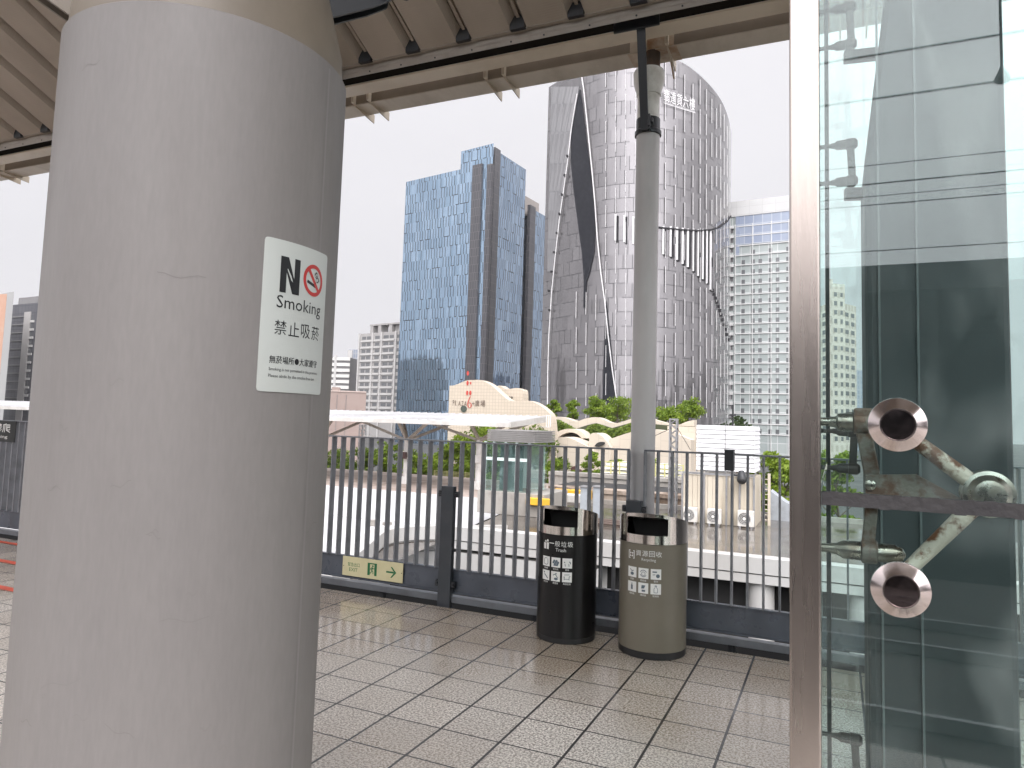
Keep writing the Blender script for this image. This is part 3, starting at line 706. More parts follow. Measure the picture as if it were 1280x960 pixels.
def trash_icons(A, X_, Y_):
    A.poly([(-.112, .602), (-.092, .602), (-.090, .642), (-.114, .642)], 1, 0); A.poly([(-.085, .602), (-.068, .602), (-.066, .645), (-.086, .645)], 1, 0); A.disc((-.078, .658), .008, 1, 0, 10); A.disc((-.098, .652), .006, 1, 0, 10); A.line((-.105, .648), (-.07, .655), .006, 1, 0)
    x, y = X_[0], Y_[0]; A.path([(x-.014, y+.018), (x-.019, y-.016), (x-.006, y-.021), (x+.010, y-.021), (x+.018, y-.012), (x+.016, y+.018)], .004, 2, 1); A.line((x-.012, y+.018), (x+.01, y+.021), .004, 2, 1)
    x, y = X_[1], Y_[0]
    for q in range(7): A.disc((x-.016+.0055*q, y+.012*math.sin(q*2.1)), .008, 2, 1, 9)
    A.line((x-.016, y-.018), (x+.016, y-.018), .008, 2, 1)
    x, y = X_[2], Y_[0]; A.path([(x-.022, y+.006), (x+.018, y+.010), (x+.022, y-.004)], .006, 2, 1); A.path([(x-.015, y-.003), (x-.012, y-.020)], .004, 2, 1); A.path([(x+.010, y-.003), (x+.012, y-.020)], .004, 2, 1)
    x, y = X_[0], Y_[1]; A.disc((x-.014, y+.017), .006, 2, 1, 9); A.path([(x-.012, y+.006), (x+.004, y-.006), (x+.018, y-.020)], .007, 2, 1)
    x, y = X_[1], Y_[1]; A.disc((x+.004, y-.016), .014, 2, 1, 14, .6); A.path([(x-.018, y+.006), (x-.004, y+.014), (x+.006, y+.006), (x+.016, y-.010)], .005, 2, 1); A.disc((x+.004, y+.018), .005, 2, 1, 8)
    x, y = X_[2], Y_[1]; A.line((x-.022, y+.002), (x+.022, y+.006), .004, 2, 1); A.line((x-.018, y+.015), (x+.016, y+.017), .004, 2, 1); A.line((x-.018, y+.004), (x-.018, y-.018), .004, 2, 1); A.line((x+.014, y+.004), (x+.014, y-.018), .004, 2, 1); A.line((x-.018, y-.012), (x+.014, y-.012), .003, 2, 1)
def recycle_icons(A, X_, Y_):
    x0, x1, y0, y1 = -.118, -.072, .604, .655; w = .005
    A.rect(x0, y0, x1, y0+w).rect(x0, y1-w, x1, y1).rect(x0, y0, x0+w, y1).rect(x1-w, y0, x1, y1)
    cx_, cy_ = (x0+x1)/2, (y0+y1)/2
    for a in (45, 135, 225, 315):
        c = (cx_+.012*math.cos(R(a)), cy_+.012*math.sin(R(a))); A.poly([(c[0]+.009*math.cos(R(a)), c[1]+.009*math.sin(R(a))), (c[0]+.009*math.cos(R(a+120)), c[1]+.009*math.sin(R(a+120))), (c[0]+.009*math.cos(R(a+240)), c[1]+.009*math.sin(R(a+240)))], 1, 0)
    x, y = X_[0], Y_[0]; A.path([(x-.014, y+.018), (x-.004, y+.006), (x+.012, y+.010)], .005, 2, 1); A.disc((x+.001, y-.010), .013, 2, 1, 12, .8)
    x, y = X_[1], Y_[0]; A.ring((x, y), .018, .022, 2, 1, 20, 20, 160); A.ring((x, y), .018, .022, 2, 1, 20, 200, 330); A.ring((x, y-.002), .010, .013, 2, 1, 16)
    x, y = X_[2], Y_[0]; A.rect(x-.022, y+.010, x+.006, y+.018, 2, 1); A.disc((x+.012, y-.010), .012, 2, 1, 12); A.line((x-.020, y-.004), (x-.004, y-.002), .004, 2, 1)
    x, y = X_[0], Y_[1]; A.rect(x-.007, y-.018, x+.007, y+.010, 2.0, 1); A.rect(x-.003, y+.010, x+.003, y+.022, 2, 1)
    x, y = X_[1], Y_[1]; A.poly([(x-.010, y+.018), (x+.014, y+.018), (x+.006, y-.002), (x-.012, y-.004)], 2, 1); A.rect(x-.009, y-.022, x+.013, y-.010, 2, 1)
    x, y = X_[2], Y_[1]; A.path([(x-.004, y+.018), (x-.004, y+.010), (x-.011, y+.002), (x-.011, y-.022), (x+.011, y-.022), (x+.011, y+.002), (x+.004, y+.010), (x+.004, y+.018)], .003, 2, 1); A.line((x-.007, y+.020), (x+.007, y+.020), .005, 2, 1)
bin_(-1.683, 4.715, .2, binblack, 'black trash bin with steel slotted top and white pictograms', '一般垃圾', 'Trash', ['口香糖', '衛生紙', '雨傘', '免洗筷', '便當盒', '其他垃圾'], trash_icons, .035)
bin_(-1.092, 4.715, .215, bingrey, 'olive grey recycling bin with steel slotted top and white pictograms', '資源回收', 'Recycling', ['紙類', '紙容器', '電池', '寶特瓶', '鐵鋁罐', '玻璃瓶'], recycle_icons, .045)

# ------------------------------------------------------------------ glass lift shaft at the right
YG = 1.5
g_front = glass_mat('lift_glass', (.91, .965, .955), .05, 0, .075)
g_side = glass_mat('side_glass', (.90, .965, .945), .05, 0, .08)
lift = thing('lift_shaft', 'glass lift enclosure with stainless corner post and spider fittings', 'lift', (.6, 2.4, 0))
xl0, xl1 = P(987, 500, YG).x, P(1025.5, 500, YG).x
mb = MB(); mb.box(xl0, xl1, YG-.01, YG+.05, -.004, 6.5); mb.build('corner_post', poststeel, lift, bevel=.004)
jz = (P(1028, 623.5, YG).z+P(1279, 638.5, YG).z)/2; jh = .0125
for z0, z1 in ((0.03, jz-jh), (jz+jh, 6.3)):
    mb = MB(); mb.box(xl1+.001, 2.6, YG, YG+.012, z0, z1); mb.build('front_pane', g_front, lift)
mb = MB(); mb.box(xl1+.001, 2.6, YG-.002, YG+.016, jz-jh, jz+jh)
for k in range(90):   # ragged sealant edge
    x = xl1+.01+k*.029+rnd.uniform(-.01, .01); s = rnd.choice((-1, 1)); mb.box(x, x+rnd.uniform(.006, .02), YG-.0025, YG+.002, jz+s*jh-.0016, jz+s*jh+.0016)
mb.build('joint_gasket', rubber, lift)
xs_ = xl1-.004
YF = 3.35
for z0, z1 in ((0.03, jz-jh), (jz+jh, 6.3)):
    mb = MB(); mb.box(xs_-.012, xs_, YG+.055, YF-.02, z0, z1); mb.build('side_pane', g_side, lift)
mb = MB(); xf0 = P(1033.6, 500, YF-.03).x; xf1 = P(1037.5, 500, YF-.03).x
mb.box(xf0, xf1, YF-.03, YF+.03, 0, 6.5); mb.build('rear_post', M('rear_post_paint', (.018, .026, .026), .4), lift)
mb = MB(); mb.box(xf1+.002, 2.6, YF, YF+.012, .03, 6.3); mb.build('rear_pane', glass_mat('rear_glass', (.92, .975, .965), .03, 0, .05), lift)
mb = MB(); mb.box(xl0, 2.6, YG-.01, YF+.05, -.003, .028); mb.build('sill', steel, lift)
# dark structural column inside
YC = 2.75
cxa, cxb = P(1083, 500, YC).x, P(1266, 480, YC).x
ztp, zbt = P(1085, 205, YC).z, 0.029
xtop = P(1105, 0, YC); 
mb = MB()
slope = (xtop.x-cxa)/(xtop.z-ztp)
ye = YC+.42
mb.slab([(cxa, YC, zbt), (cxb, YC, zbt), (cxb, YC, 6.4), (cxa+slope*1.6, YC, 6.4), (cxa+slope*1.6, YC, ztp+1.6), (cxa, YC, ztp)], (0, .42, 0))
mb.build('inner_column', shaftpaint, lift, bevel=.02)
mb = MB()
for xx in (P(1099, 400, YC).x, P(1147, 400, YC).x): mb.box(xx-.003, xx+.004, YC-.012, YC-.0005, zbt, 6.35)
mb.build('guide_strip', M('strip_paint', (.10, .12, .12), .3), lift)
# spider fittings
def cone_bolt(mb, p, d, L, r):
    mb.turned(p, d, [(0, r*.45), (.018, r*.45), (.018, r*.55), (.03, r*.62), (L*.55, r*.95), (L*.8, r), (L, r), (L+.0005, r*.9)], 24)
capR = (P(1159, 532, YG)-P(1083, 532, YG)).length/2
c1 = P(1121.5, 531, YG); c2 = P(1125.5, 737, YG); hub = P(1234, 617, YG+.11)
sp = thing('spider_fitting', 'rust stained spider fitting with two steel caps clamping the front lift glass', 'fitting', hub)
for c in (c1, c2):
    mb = MB(); c = Vector((c.x, YG, c.z))
    mb.turned(c, (0, -1, 0), [(-.0004, capR), (.002, capR), (.004, capR*.985), (.017, capR*.63), (.0185, capR*.6), (.0185, capR*.57), (.0165, capR*.55), (.0165, .001)], 56)
    gc = mb.build('glass_cap', capsteel, sp, smooth=25)
    mb = MB(); mb.turned(c+Vector((0, -.0166, 0)), (0, -1, 0), [(0, capR*.545), (.0004, capR*.545), (.0009, capR*.3), (.001, .001)], 48); mb.build('cap_centre', capdark, gc, smooth=40)
    mb = MB(); mb.turned(c+Vector((0, .0125, 0)), (0, 1, 0), [(0, capR*.8), (.006, capR*.8), (.01, .022), (.07, .018), (.09, .022), (.10, .02)], 28); mb.build('bolt_shank', boltsteel, sp, smooth=30)
mb = MB(); mb.turned(hub-Vector((0, .035, 0)), (0, 1, 0), [(0, .018), (.002, .026), (.012, .036), (.014, .043), (.06, .043), (.065, .036)], 36); mb.build('hub', boltsteel, sp, smooth=25)
for c in (c1, c2):
    p = Vector((c.x, YG+.085, c.z)); mb = MB(); d = hub-p
    mb.cyl(p+d*.05, hub-d*.12, .0132, .0165, 24); mb.build('arm', rusty, sp, smooth=40)
    q = hub-d*.12
# bracket plates behind glass, under the hub, to the left fitting
b1 = P(1082, 594, YG+.14); b2 = P(1146, 593, YG+.14); b3 = P(1200, 622, YG+.14); b4 = P(1080, 622, YG+.14)
mb = MB(); mb.slab([b1, b2, b3, P(1195, 640, YG+.14), P(1082, 634, YG+.14)], (0, .014, 0)); mb.build('bracket_plate', rustydark, sp, bevel=.001)
pb = P(1088, 606, YG+.138); mb = MB(); mb.turned(pb, (0, -1, 0), [(0, .011), (.006, .010), (.008, .006)], 16); mb.build('bracket_bolt', boltsteel, sp, smooth=30)
# fitting for the side pane
p1 = P(1029, 527, YG+.17); p1.x = xs_+.001; p2 = P(1027, 684, YG+.17); p2.x = xs_+.001
sd_ = thing('spider_fitting', 'dark rusty spider fitting holding the narrow side pane next to the steel post', 'fitting', p2)
for p, L, tail in ((p1, .062, False), (p2, .075, True)):
    mb = MB(); cone_bolt(mb, p, (1, 0, 0), L, .0195); mb.build('cone_bolt', boltsteel, sd_, smooth=30)
    mb = MB(); mb.turned(p-Vector((.016, 0, 0)), (-1, 0, 0), [(0, .036), (.004, .036), (.012, .022)], 28); mb.build('glass_cap', capsteel, sd_, smooth=30)
    mb = MB(); q = p+Vector((L+.001, 0, 0)); mb.turned(q, (1, 0, 0), [(0, .0205), (.002, .024), (.028, .024), (.031, .02)], 24); mb.build('collar', rustydark, sd_, smooth=30)
    if tail:
        mb = MB(); mb.turned(q+Vector((.031, 0, 0)), (1, 0, 0), [(0, .019), (.030, .019), (.044, .014), (.05, .004)], 24); mb.build('end_nut', boltsteel, sd_, smooth=30)
qa = p1+Vector((.078, 0, 0)); qb = P(1092, 605, YG+.17); qc = p2+Vector((.088, 0, 0))
mb = MB(); mb.bar(qa+Vector((.0, .0, .012)), qb, .030, .018, (0, -1, 0)); mb.build('arm', rustydark, sd_, bevel=.003)
mb = MB(); mb.bar(qb+Vector((0, .0, -.0)), qc+Vector((0, 0, .005)), .024, .024, (0, -1, 0)); mb.build('arm', rustydark, sd_, bevel=.003)
mb = MB(); mb.box(qa.x-.014, qa.x+.022, qa.y-.02, qa.y+.02, qa.z-.012, qa.z+.030); mb.build('arm_block', rustydark, sd_, bevel=.004)
# similar fittings on the rear side of the shaft
reardark = M('rear_silhouette', (.05, .048, .044), .5, .2, dirt=(.07, .035, .018), dscale=14)  # darker copy of the fitting colour, paints the backlit silhouettes
def rear_fit(py, label, flip=1):
    p = P(1046, py, 2.95); q = P(1046, py+flip*46, 2.95); p.x = xs_+.001; q.x = xs_+.001
    t = thing('spider_fitting', label, 'fitting', q, 'rear spider fittings in the lift')
    for w in (p, q):
        mb = MB(); cone_bolt(mb, w, (1, 0, 0), .07, .018); mb.turned(w+Vector((.071, 0, 0)), (1, 0, 0), [(0, .021), (.03, .021), (.04, .012)], 20); mb.build('cone_bolt', reardark, t, smooth=30)
    mb = MB(); mb.bar(p+Vector((.085, 0, 0)), q+Vector((.092, 0, 0)), .026, .02, (0, -1, 0)); mb.build('arm', reardark, t, bevel=.003)
    e = q+Vector((.085, 0, -flip*.05)); f = Vector((cxa+.02, e.y+.02, e.z))
    if e.z > ztp: f.x += slope*(e.z-ztp)+.02
    e2 = Vector((e.x-.02, e.y, e.z))
    mb = MB(); mb.bar(e2, f+Vector((.0, 0, 0)), .03, .045, (0, 0, 1)); mb.bar(q+Vector((.088, 0, 0)), e, .024, .024, (0, -1, 0)); mb.build('stand_off', reardark, t, bevel=.003)
rear_fit(12, 'topmost dark spider fitting at the rear of the lift shaft')
rear_fit(182, 'second dark spider fitting down at the rear of the lift shaft')
rear_fit(585, 'dark spider fitting behind the rusty side fitting in the lift shaft', -1)
rear_fit(920, 'lowest dark spider fitting at the rear of the lift shaft')

# ------------------------------------------------------------------ mirrored world behind the camera
def RF(px, py, D):     # where the mirrored sight line of the front pane meets depth -D
    d = ray(px, py); tt = (YG+YG+D)/d.y; return Vector((d.x*tt, -D, EYE+d.z*tt))
wire = M('wire_copper', (.03, .028, .026), .5)
wz = [(1150, 59, 4.3, .014, 'upper messenger wire over the near track behind the platform'), (1150, 115, 4.3, .014, 'contact wire over the near track behind the platform'), (1150, 200, 8.3, .010, 'upper messenger wire over the far track behind the platform'),
      (1150, 224, 8.3, .016, 'contact wire over the far track behind the platform'), (1150, 240, 8.6, .009, 'thin feeder wire beside the far track'), (1150, 251, 10., .014, 'feeder wire beyond the far track'), (1150, 310, 11., .014, 'lowest feeder wire beyond the far track')]
for px, py, D, r, lab in wz:
    q = RF(px, py, D); mb = MB(); mb.cyl((-90, -D, q.z), (90, -D, q.z), r*.68, n=8); tag(mb.build('overhead_wire', wire), lab, 'wire', 'overhead wires of the tracks')
qa_, qb_ = RF(1253, 0, 4.3), RF(1253, 100, 4.3)
mb = MB(); mb.cyl((qb_.x, -4.3, qb_.z+.02), (qb_.x, -4.3, qa_.z+2.), .012, n=8); mb.turned((qb_.x, -4.3, qb_.z-.01), (0, 0, 1), [(0, .06), (.03, .06), (.13, .015), (.15, .012)], 12)
tag(mb.build('wire_dropper', wire), 'thin vertical dropper clamped to the contact wire behind the platform', 'wire')
# dark hall across the tracks
zh = RF(1150, 331, 24).z
hall = thing('station_hall', 'long dark station hall standing across the tracks behind the platform', 'building', (0, -30, GZ))
hm = facade('hall_wall', (.035, .042, .043), (.05, .055, .055), (.02, .022, .022), 3.2, 2.4, .06, .5, dirt=(.025, .03, .03))
mb = MB(); mb.box(-90, 90, -36, -24.6, GZ, zh-.4); mb.build('wall', hm, hall)
mb = MB(); mb.box(-92, 92, -37, -23.8, zh-.4, zh); mb.box(-92, 92, -23.8, -23.6, zh-.9, zh-.02); mb.build('roof', M('hall_roof', (.10, .11, .115), .5), hall)
mb = MB(); mb.box(-90, 90, -24.6, -14.6, -1.9, .1); mb.build('plinth', darkvoid, hall)

# ================================================================== beyond the railing
# ---- banded annex building with a wet flat roof
ZP = -1.95
C0 = PZ(497, 651, ZP); C1 = PZ(446, 694, ZP); YA = 20.1
C0 = Vector((C0.x, YA, 0)); C1 = Vector((C1.x, C1.y, 0))
dch = (C1-C0).normalized(); C2 = C0+dch*9
XR_ = P(1420, 690, YA).x
def arcpts(r=1.6, n=9):      # rounded corner between the front and the slanting side
    d1 = Vector((1, 0, 0)); d2 = dch
    ang = math.acos(max(-1, min(1, d1.dot(d2)))); tl = r/math.tan(ang/2)
    a, b = C0+d1*tl, C0+d2*tl
    bis = (d1+d2).normalized(); cen = C0+bis*(r/math.sin(ang/2))
    out = []
    a0 = math.atan2((b-cen).y, (b-cen).x); a1 = math.atan2((a-cen).y, (a-cen).x)
    while a1-a0 > math.pi: a1 -= 2*math.pi
    while a1-a0 < -math.pi: a1 += 2*math.pi
    for k in range(n+1):
        t_ = a0+(a1-a0)*k/n; out.append(Vector((cen.x+r*math.cos(t_), cen.y+r*math.sin(t_), 0)))
    return out
def annex_line(off):         # plan of the facade, pushed outwards by off
    pts = [C2]+arcpts()+[Vector((XR_, YA, 0))]
    res = []
    for i, p in enumerate(pts):
        a = pts[max(0, i-1)]; b = pts[min(len(pts)-1, i+1)]; d = (b-a).normalized(); nrm = Vector((d.y, -d.x, 0))
        res.append(p+nrm*off)
    return res
def band(mb, off, z0, z1, depth=.5, m=0):
    o = annex_line(off); i = annex_line(off-depth)
    for k in range(len(o)-1):
        mb.face([(o[k].x, o[k].y, z0), (o[k+1].x, o[k+1].y, z0), (o[k+1].x, o[k+1].y, z1), (o[k].x, o[k].y, z1)], m)
        mb.face([(o[k].x, o[k].y, z1), (o[k+1].x, o[k+1].y, z1), (i[k+1].x, i[k+1].y, z1), (i[k].x, i[k].y, z1)], m)
        mb.face([(i[k].x, i[k].y, z0), (i[k+1].x, i[k+1].y, z0), (o[k+1].x, o[k+1].y, z0), (o[k].x, o[k].y, z0)], m)
        mb.face([(i[k+1].x, i[k+1].y, z0), (i[k].x, i[k].y, z0), (i[k].x, i[k].y, z1), (i[k+1].x, i[k+1].y, z1)], m)
annex = thing('annex_building', 'low annex with banded white facade and puddled flat roof below the platform', 'building', (0, 24, GZ))
mb = MB(); band(mb, 0, -2.36, ZP); band(mb, -.02, -2.62, -2.395); mb.build('parapet', offwhite, annex, smooth=30)
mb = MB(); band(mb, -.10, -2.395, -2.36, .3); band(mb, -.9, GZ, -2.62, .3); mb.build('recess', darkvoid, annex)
XR_keep = XR_; XR_ = P(752, 720, YA).x
mb = MB(); band(mb, -.06, -3.35, -2.74, .5); mb.build('sill_band', offwhite, annex, smooth=30)
XR_ = XR_keep
o = annex_line(-.45)
mb = MB(); YBK = 33.5
foot = [(p.x, p.y, 0) for p in o]+[(XR_, YBK, 0), (C0.x-.6, YBK, 0)]
mb.face([(p[0], p[1], -2.40) for p in foot]); mb.build('flat_roof', wetroof, annex)
mb = MB()
for px in (950, 1010, 1080):
    q = P(px, 740, YA+.05); mb = MB(); mb.cyl((q.x, YA+.45, GZ), (q.x, YA+.45, -2.62), .33, n=24); mb.build('pillar', offwhite, annex, smooth=40)
mb = MB(); mb.box(C0.x-.6, XR_, YBK-.2, YBK, GZ, -2.2); mb.build('rear_parapet', conc2, annex)
# low steps of the roof kerb
mb = MB(); q = P(640, 664, 20.9); mb.bar((P(566, 660, 22.6).x, 22.0, -2.33), (P(612, 664, 22).x, 23.4, -2.33), .16, .14); mb.build('roof_kerb', offwhite, annex)
# ---- white metal roof at the left
wr = thing('white_roof_hall', 'large low white metal roof down at the left beyond the railing', 'building', (-22, 27, GZ))
a0, a1, a2, a3 = PZ(330, 629, -3.2), PZ(548, 639, -3.2), PZ(497, 694, -3.2), PZ(330, 690, -3.2)
mb = MB(); zr = -3.2; yf, ym, yn = 33.8, 26.5, 15.
xA, xB = -60., C0.x+1.2
mb.slab([(xA, ym, zr+.12), (xB, ym, zr+.12), (xB, yf, zr+.55), (xA, yf, zr+.55)], (0, 0, -.15)); mb.slab([(xA, yn, zr-.25), (xB-.5, yn, zr-.25), (xB, ym-.02, zr+.1), (xA, ym-.02, zr+.1)], (0, 0, -.15))
mb.build('roof', whiteroof, wr)
mb = MB(); mb.box(xA, xB-1, yn+.2, yf-.4, GZ, zr-.45); mb.build('wall', offwhite, wr)
mb = MB(); q = P(471, 660, 25.5); mb.box(q.x-.25, q.x+.1, 25.2, 25.5, zr+.05, zr+.3); mb.box(q.x+.2, q.x+.5, 25.6, 25.9, zr+.05, zr+.2); mb.build('roof_vent', conc2, wr)

# ---- the lower platform with the white canopy
ZL = -3.05
mb = MB(); mb.box(-95, P(688, 600, 37).x, 37, 49, ZL-.30, ZL); mb.box(-95, P(640, 600, 37).x, 38.0, 49, GZ, ZL-.31, 1)  # set-back dark box paints the shadow gap under the platform edge
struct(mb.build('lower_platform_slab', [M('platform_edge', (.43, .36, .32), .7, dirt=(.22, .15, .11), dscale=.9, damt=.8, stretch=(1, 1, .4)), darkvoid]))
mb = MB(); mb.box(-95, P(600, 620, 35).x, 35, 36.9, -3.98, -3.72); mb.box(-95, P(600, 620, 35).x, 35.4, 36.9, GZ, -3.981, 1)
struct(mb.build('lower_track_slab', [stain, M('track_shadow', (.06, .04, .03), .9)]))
for yt in (35.5, 36.5):
    mb = MB(); mb.box(-95, P(600, 620, 35).x, yt-.04, yt+.04, -3.715, -3.58); tag(mb.build('track_rail', M('rusty_rail', (.12, .07, .045), .7) if 'rusty_rail' not in MATS else MATS['rusty_rail']), 'rusty brown rail below the lower platform edge', 'rail', 'rails below the lower platform')
cz0, cz1 = P(638, 528.5, 38).z, P(683, 520.5, 48).z
xe0 = P(638, 528, 38).x; xe1 = P(683, 520, 48).x
lc = thing('white_canopy', 'long white ribbed roof over the lower platform on V shaped posts', 'canopy', ((xe0-50)/1, 43, ZL))
mb = MB(); mb.slab([(-110, 38, cz0), (xe0, 38, cz0), (xe1, 48, cz1), (-110, 48, cz1)], (0, 0, -.06))
for k in range(150):
    f = k*.62; 
    mb.slab([(xe0-.1-f, 38, cz0+.004), (xe0-.04-f, 38, cz0+.004), (xe1-.04-f*1., 48, cz1+.004), (xe1-.1-f*1., 48, cz1+.004)], (0, 0, .06))
mb.build('roof', whiteroof, lc)
canfas = M('canopy_fascia', (.55, .53, .50), .5, dirt=(.36, .34, .31), dscale=.8)
mb = MB(); mb.box(-110, xe0, 37.9, 37.99, cz0-.26, cz0-.02); mb.box(-110, xe0, 38, 38.3, cz0-.26, cz0-.22)
mb.slab([(xe0+.01, 37.9, cz0+.02), (xe1+.01, 48, cz1+.02), (xe1+.01, 48, cz1-.42), (xe0+.01, 37.9, cz0-.28)], (.06, 0, 0))
mb.slab([(-110, 38.3, cz0-.2), (xe0, 38.3, cz0-.2), (xe1, 48, cz1-.35), (-110, 48, cz1-.35)], (0, 0, .05)); mb.build('fascia', canfas, lc)
canpost = M('canopy_post_white', (.72, .71, .69), .45, dirt=(.5, .47, .42), dscale=2)
cansteel = M('canopy_branch', (.46, .43, .39), .5, dirt=(.25, .22, .19), dscale=2)
for k, px in enumerate((507, 597.5, 395)):
    b = P(px, 600, 41.5); b.z = ZL
    top = Vector((b.x, b.y, P(px, 546, 41.5).z))
    mb = MB(); mb.cyl(b, top, .20, n=16); mb.build('post', canpost, lc, smooth=40)
    mb = MB(); mb.box(b.x-.24, b.x+.24, b.y-.24, b.y+.24, ZL, ZL+.5); mb.box(b.x-.25, b.x+.25, b.y-.27, b.y-.2, ZL+1.7, ZL+2.2); mb.build('post_casing', canpost, lc)
    for dx, dy in ((-2.6, -1.8), (2.6, -1.8), (-2.4, 3.), (2.4, 3.), (0, -1.2)):
        e = top+Vector((dx, dy, 0)); e.z = cz0+(cz1-cz0)*(e.y-38)/10-.28
        mb = MB(); mb.bar(top-Vector((0, 0, .25)), e, .17, .17); mb.build('branch', cansteel, lc)
# info board on the first canopy post
b = P(503.5, 569, 41); mb = MB(); mb.box(b.x-.02, b.x+.30, 40.9, 41.05, b.z-.22, b.z+.22); mb.box(b.x-.12, b.x-.03, 40.9, 41.0, b.z-.4, b.z+.32, 1)
tag(mb.build('platform_board', [M('board_brown', (.08, .045, .04), .5), yellow]), 'small dark brown board on the left white canopy post', 'sign')
# end ladder of the canopy roof
mb = MB()
for k, px in enumerate((683.5, 686, 688.2)):
    a = P(px, 519, 47); mb.box(a.x-.03, a.x+.03, 46.97, 47.03, P(px, 533.5, 47).z, a.z)
a, b = P(683, 519, 47), P(688.5, 519, 47); mb.box(a.x, b.x, 46.96, 47.04, a.z-.05, a.z); z_ = P(686, 533.5, 47).z; mb.box(a.x-.6, b.x, 46.96, 47.04, z_-.05, z_)
tag(mb.build('roof_cage', canpost), 'small white tubular cage at the end of the white canopy', 'cage')

# ---- lift house on the wet roof
YL = 27.
lx0, lx1 = P(606, 600, YL).x, P(661, 600, YL).x; lz1 = P(640, 553, YL).z; lb = P(640, 615, YL).z
lh = thing('lift_house', 'small pale green glass lift house at the rear of the wet roof', 'lift', ((lx0+lx1)/2, YL, -2.4))
mb = MB(); mb.box(lx0-.25, lx1+.75, YL-.15, YL+2.6, -2.4, lb); mb.build('base', conc2, lh, bevel=.02)
lglass = glass_mat('lift_house_glass', (.93, .985, .975), .06, .02, .2, (.62, .80, .76), False)
mb = MB(); mb.box(lx0, lx1, YL, YL+.02, lb, lz1); mb.box(lx0, lx0+.02, YL+.021, YL+2, lb, lz1); mb.box(lx1-.02, lx1, YL+.021, YL+2, lb, lz1); mb.build('glazing', lglass, lh)
frm = M('lift_frame', (.58, .68, .65), .4)
mb = MB()
for f in (0, .2, .47, .72, 1):
    x = lx0+(lx1-lx0)*f; mb.box(x-.05, x+.05, YL-.06, YL-.005, lb, lz1)
mb.box(lx0, lx1, YL-.055, YL-.006, lb+1.25, lb+1.38); mb.build('frame', frm, lh)
mb = MB(); mb.box(lx0+(lx1-lx0)*.2, lx0+(lx1-lx0)*.72, YL+.6, YL+.7, lb, lb+1.9); mb.box(lx0+.1, lx1-.1, YL+1.9, YL+1.98, lb, lz1-.1, 1); mb.build('door', [M('lift_door', (.20, .25, .25), .3, .3), M('lift_back', (.55, .62, .61), .5)], lh)
mb = MB()
for k in range(7): z = lz1+.02+k*.072; mb.box(lx0+.1, lx1+.25, YL-.1, YL+2.2, z, z+.05)
mb.box(lx0+.2, lx1+.15, YL, YL+2.1, lz1, lz1+.5); mb.build('louvre_cap', M('louvre_grey', (.27, .26, .25), .5, dirt=(.18, .17, .16)), lh)
# blocks and cabinets on the roof
def blk(name, px0, px1, py0, py1, Y, dep, m, label, cat, group=None):
    a, b = P(px0, py0, Y), P(px1, py1, Y); mb = MB(); mb.box(a.x, b.x, Y, Y+dep, b.z, a.z); return tag(mb.build(name, m, bevel=.02), label, cat, group)
blk('yellow_block', 657, 689, 622, 633.5, 26.6, .3, yellow, 'yellow painted block in front of the pale green lift house', 'block')
blk('yellow_block', 690, 707, 611.5, 619, 32, .6, yellow, 'left of two yellow blocks at the rear of the wet roof', 'block')
blk('yellow_block', 710, 735, 612.5, 626, 31.5, .6, yellow, 'right larger yellow block at the rear of the wet roof', 'block')
blk('white_crate', 691, 723, 617, 629, 30.4, .7, acwhite, 'white low box in front of the yellow blocks', 'box')
for px0, px1, lab in ((725.5, 734, 'left of two tall grey cabinets on the wet roof'), (741.5, 751.5, 'right of two tall grey cabinets on the wet roof')):
    a, b = P(px0, 609, 27.5), P(px1, 609, 27.5); t = thing('grey_cabinet', lab, 'cabinet', ((a.x+b.x)/2, 27.7, -2.4), 'grey cabinets on the roof')
    mb = MB(); mb.box(a.x, b.x, 27.5, 27.9, -2.28, a.z); mb.build('body', boxgrey, t, bevel=.01)
    mb = MB(); mb.box(a.x-.03, b.x+.03, 27.45, 27.95, a.z+.001, a.z+.05); mb.box(a.x+.03, b.x-.03, 27.52, 27.88, -2.4, -2.281); mb.build('cap', galv, t)
# concrete walls and ledges behind the roof
for k, (y0, y1, Y, m, lab) in enumerate(((594, 609, 41, conc2, 'upper weathered concrete wall behind the yellow blocks'), (613, 627, 36, stain, 'lower stained concrete wall behind the grey cabinets'))):
    a, b = P(686, y0, Y), P(905, y1, Y); z0, z1 = P(760, y1, Y).z, P(760, y0, Y).z
    mb = MB(); mb.box(a.x, b.x, Y, Y+1.2, z0-.6, z1); mb.box(a.x, b.x, Y-.1, Y+.0-.001, z1-.18, z1+.02)
    tag(mb.build('concrete_wall', m), lab, 'wall')
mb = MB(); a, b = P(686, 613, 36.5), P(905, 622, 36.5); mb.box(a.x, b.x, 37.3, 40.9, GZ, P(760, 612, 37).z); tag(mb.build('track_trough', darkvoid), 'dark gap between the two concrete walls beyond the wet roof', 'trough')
# low pipes lying on the roof
for k in range(3):
    a, b = P(700, 640+k*3, 25.5), P(835, 650+k*3, 25.5); mb = MB(); y = 27.2-k*.5; mb.cyl((a.x, y, -2.30), (b.x, y, -2.30), .05, n=10)
    for j in range(5): x = a.x+(b.x-a.x)*(j+.5)/5; mb.box(x-.08, x+.08, y-.1, y+.1, -2.4, -2.36)
    tag(mb.build('roof_pipe', M('pipe_brown', (.10, .07, .055), .6) if 'pipe_brown' not in MATS else MATS['pipe_brown'], smooth=40), 'brown pipe lying along the wet flat roof', 'pipe', 'pipes on the wet roof')
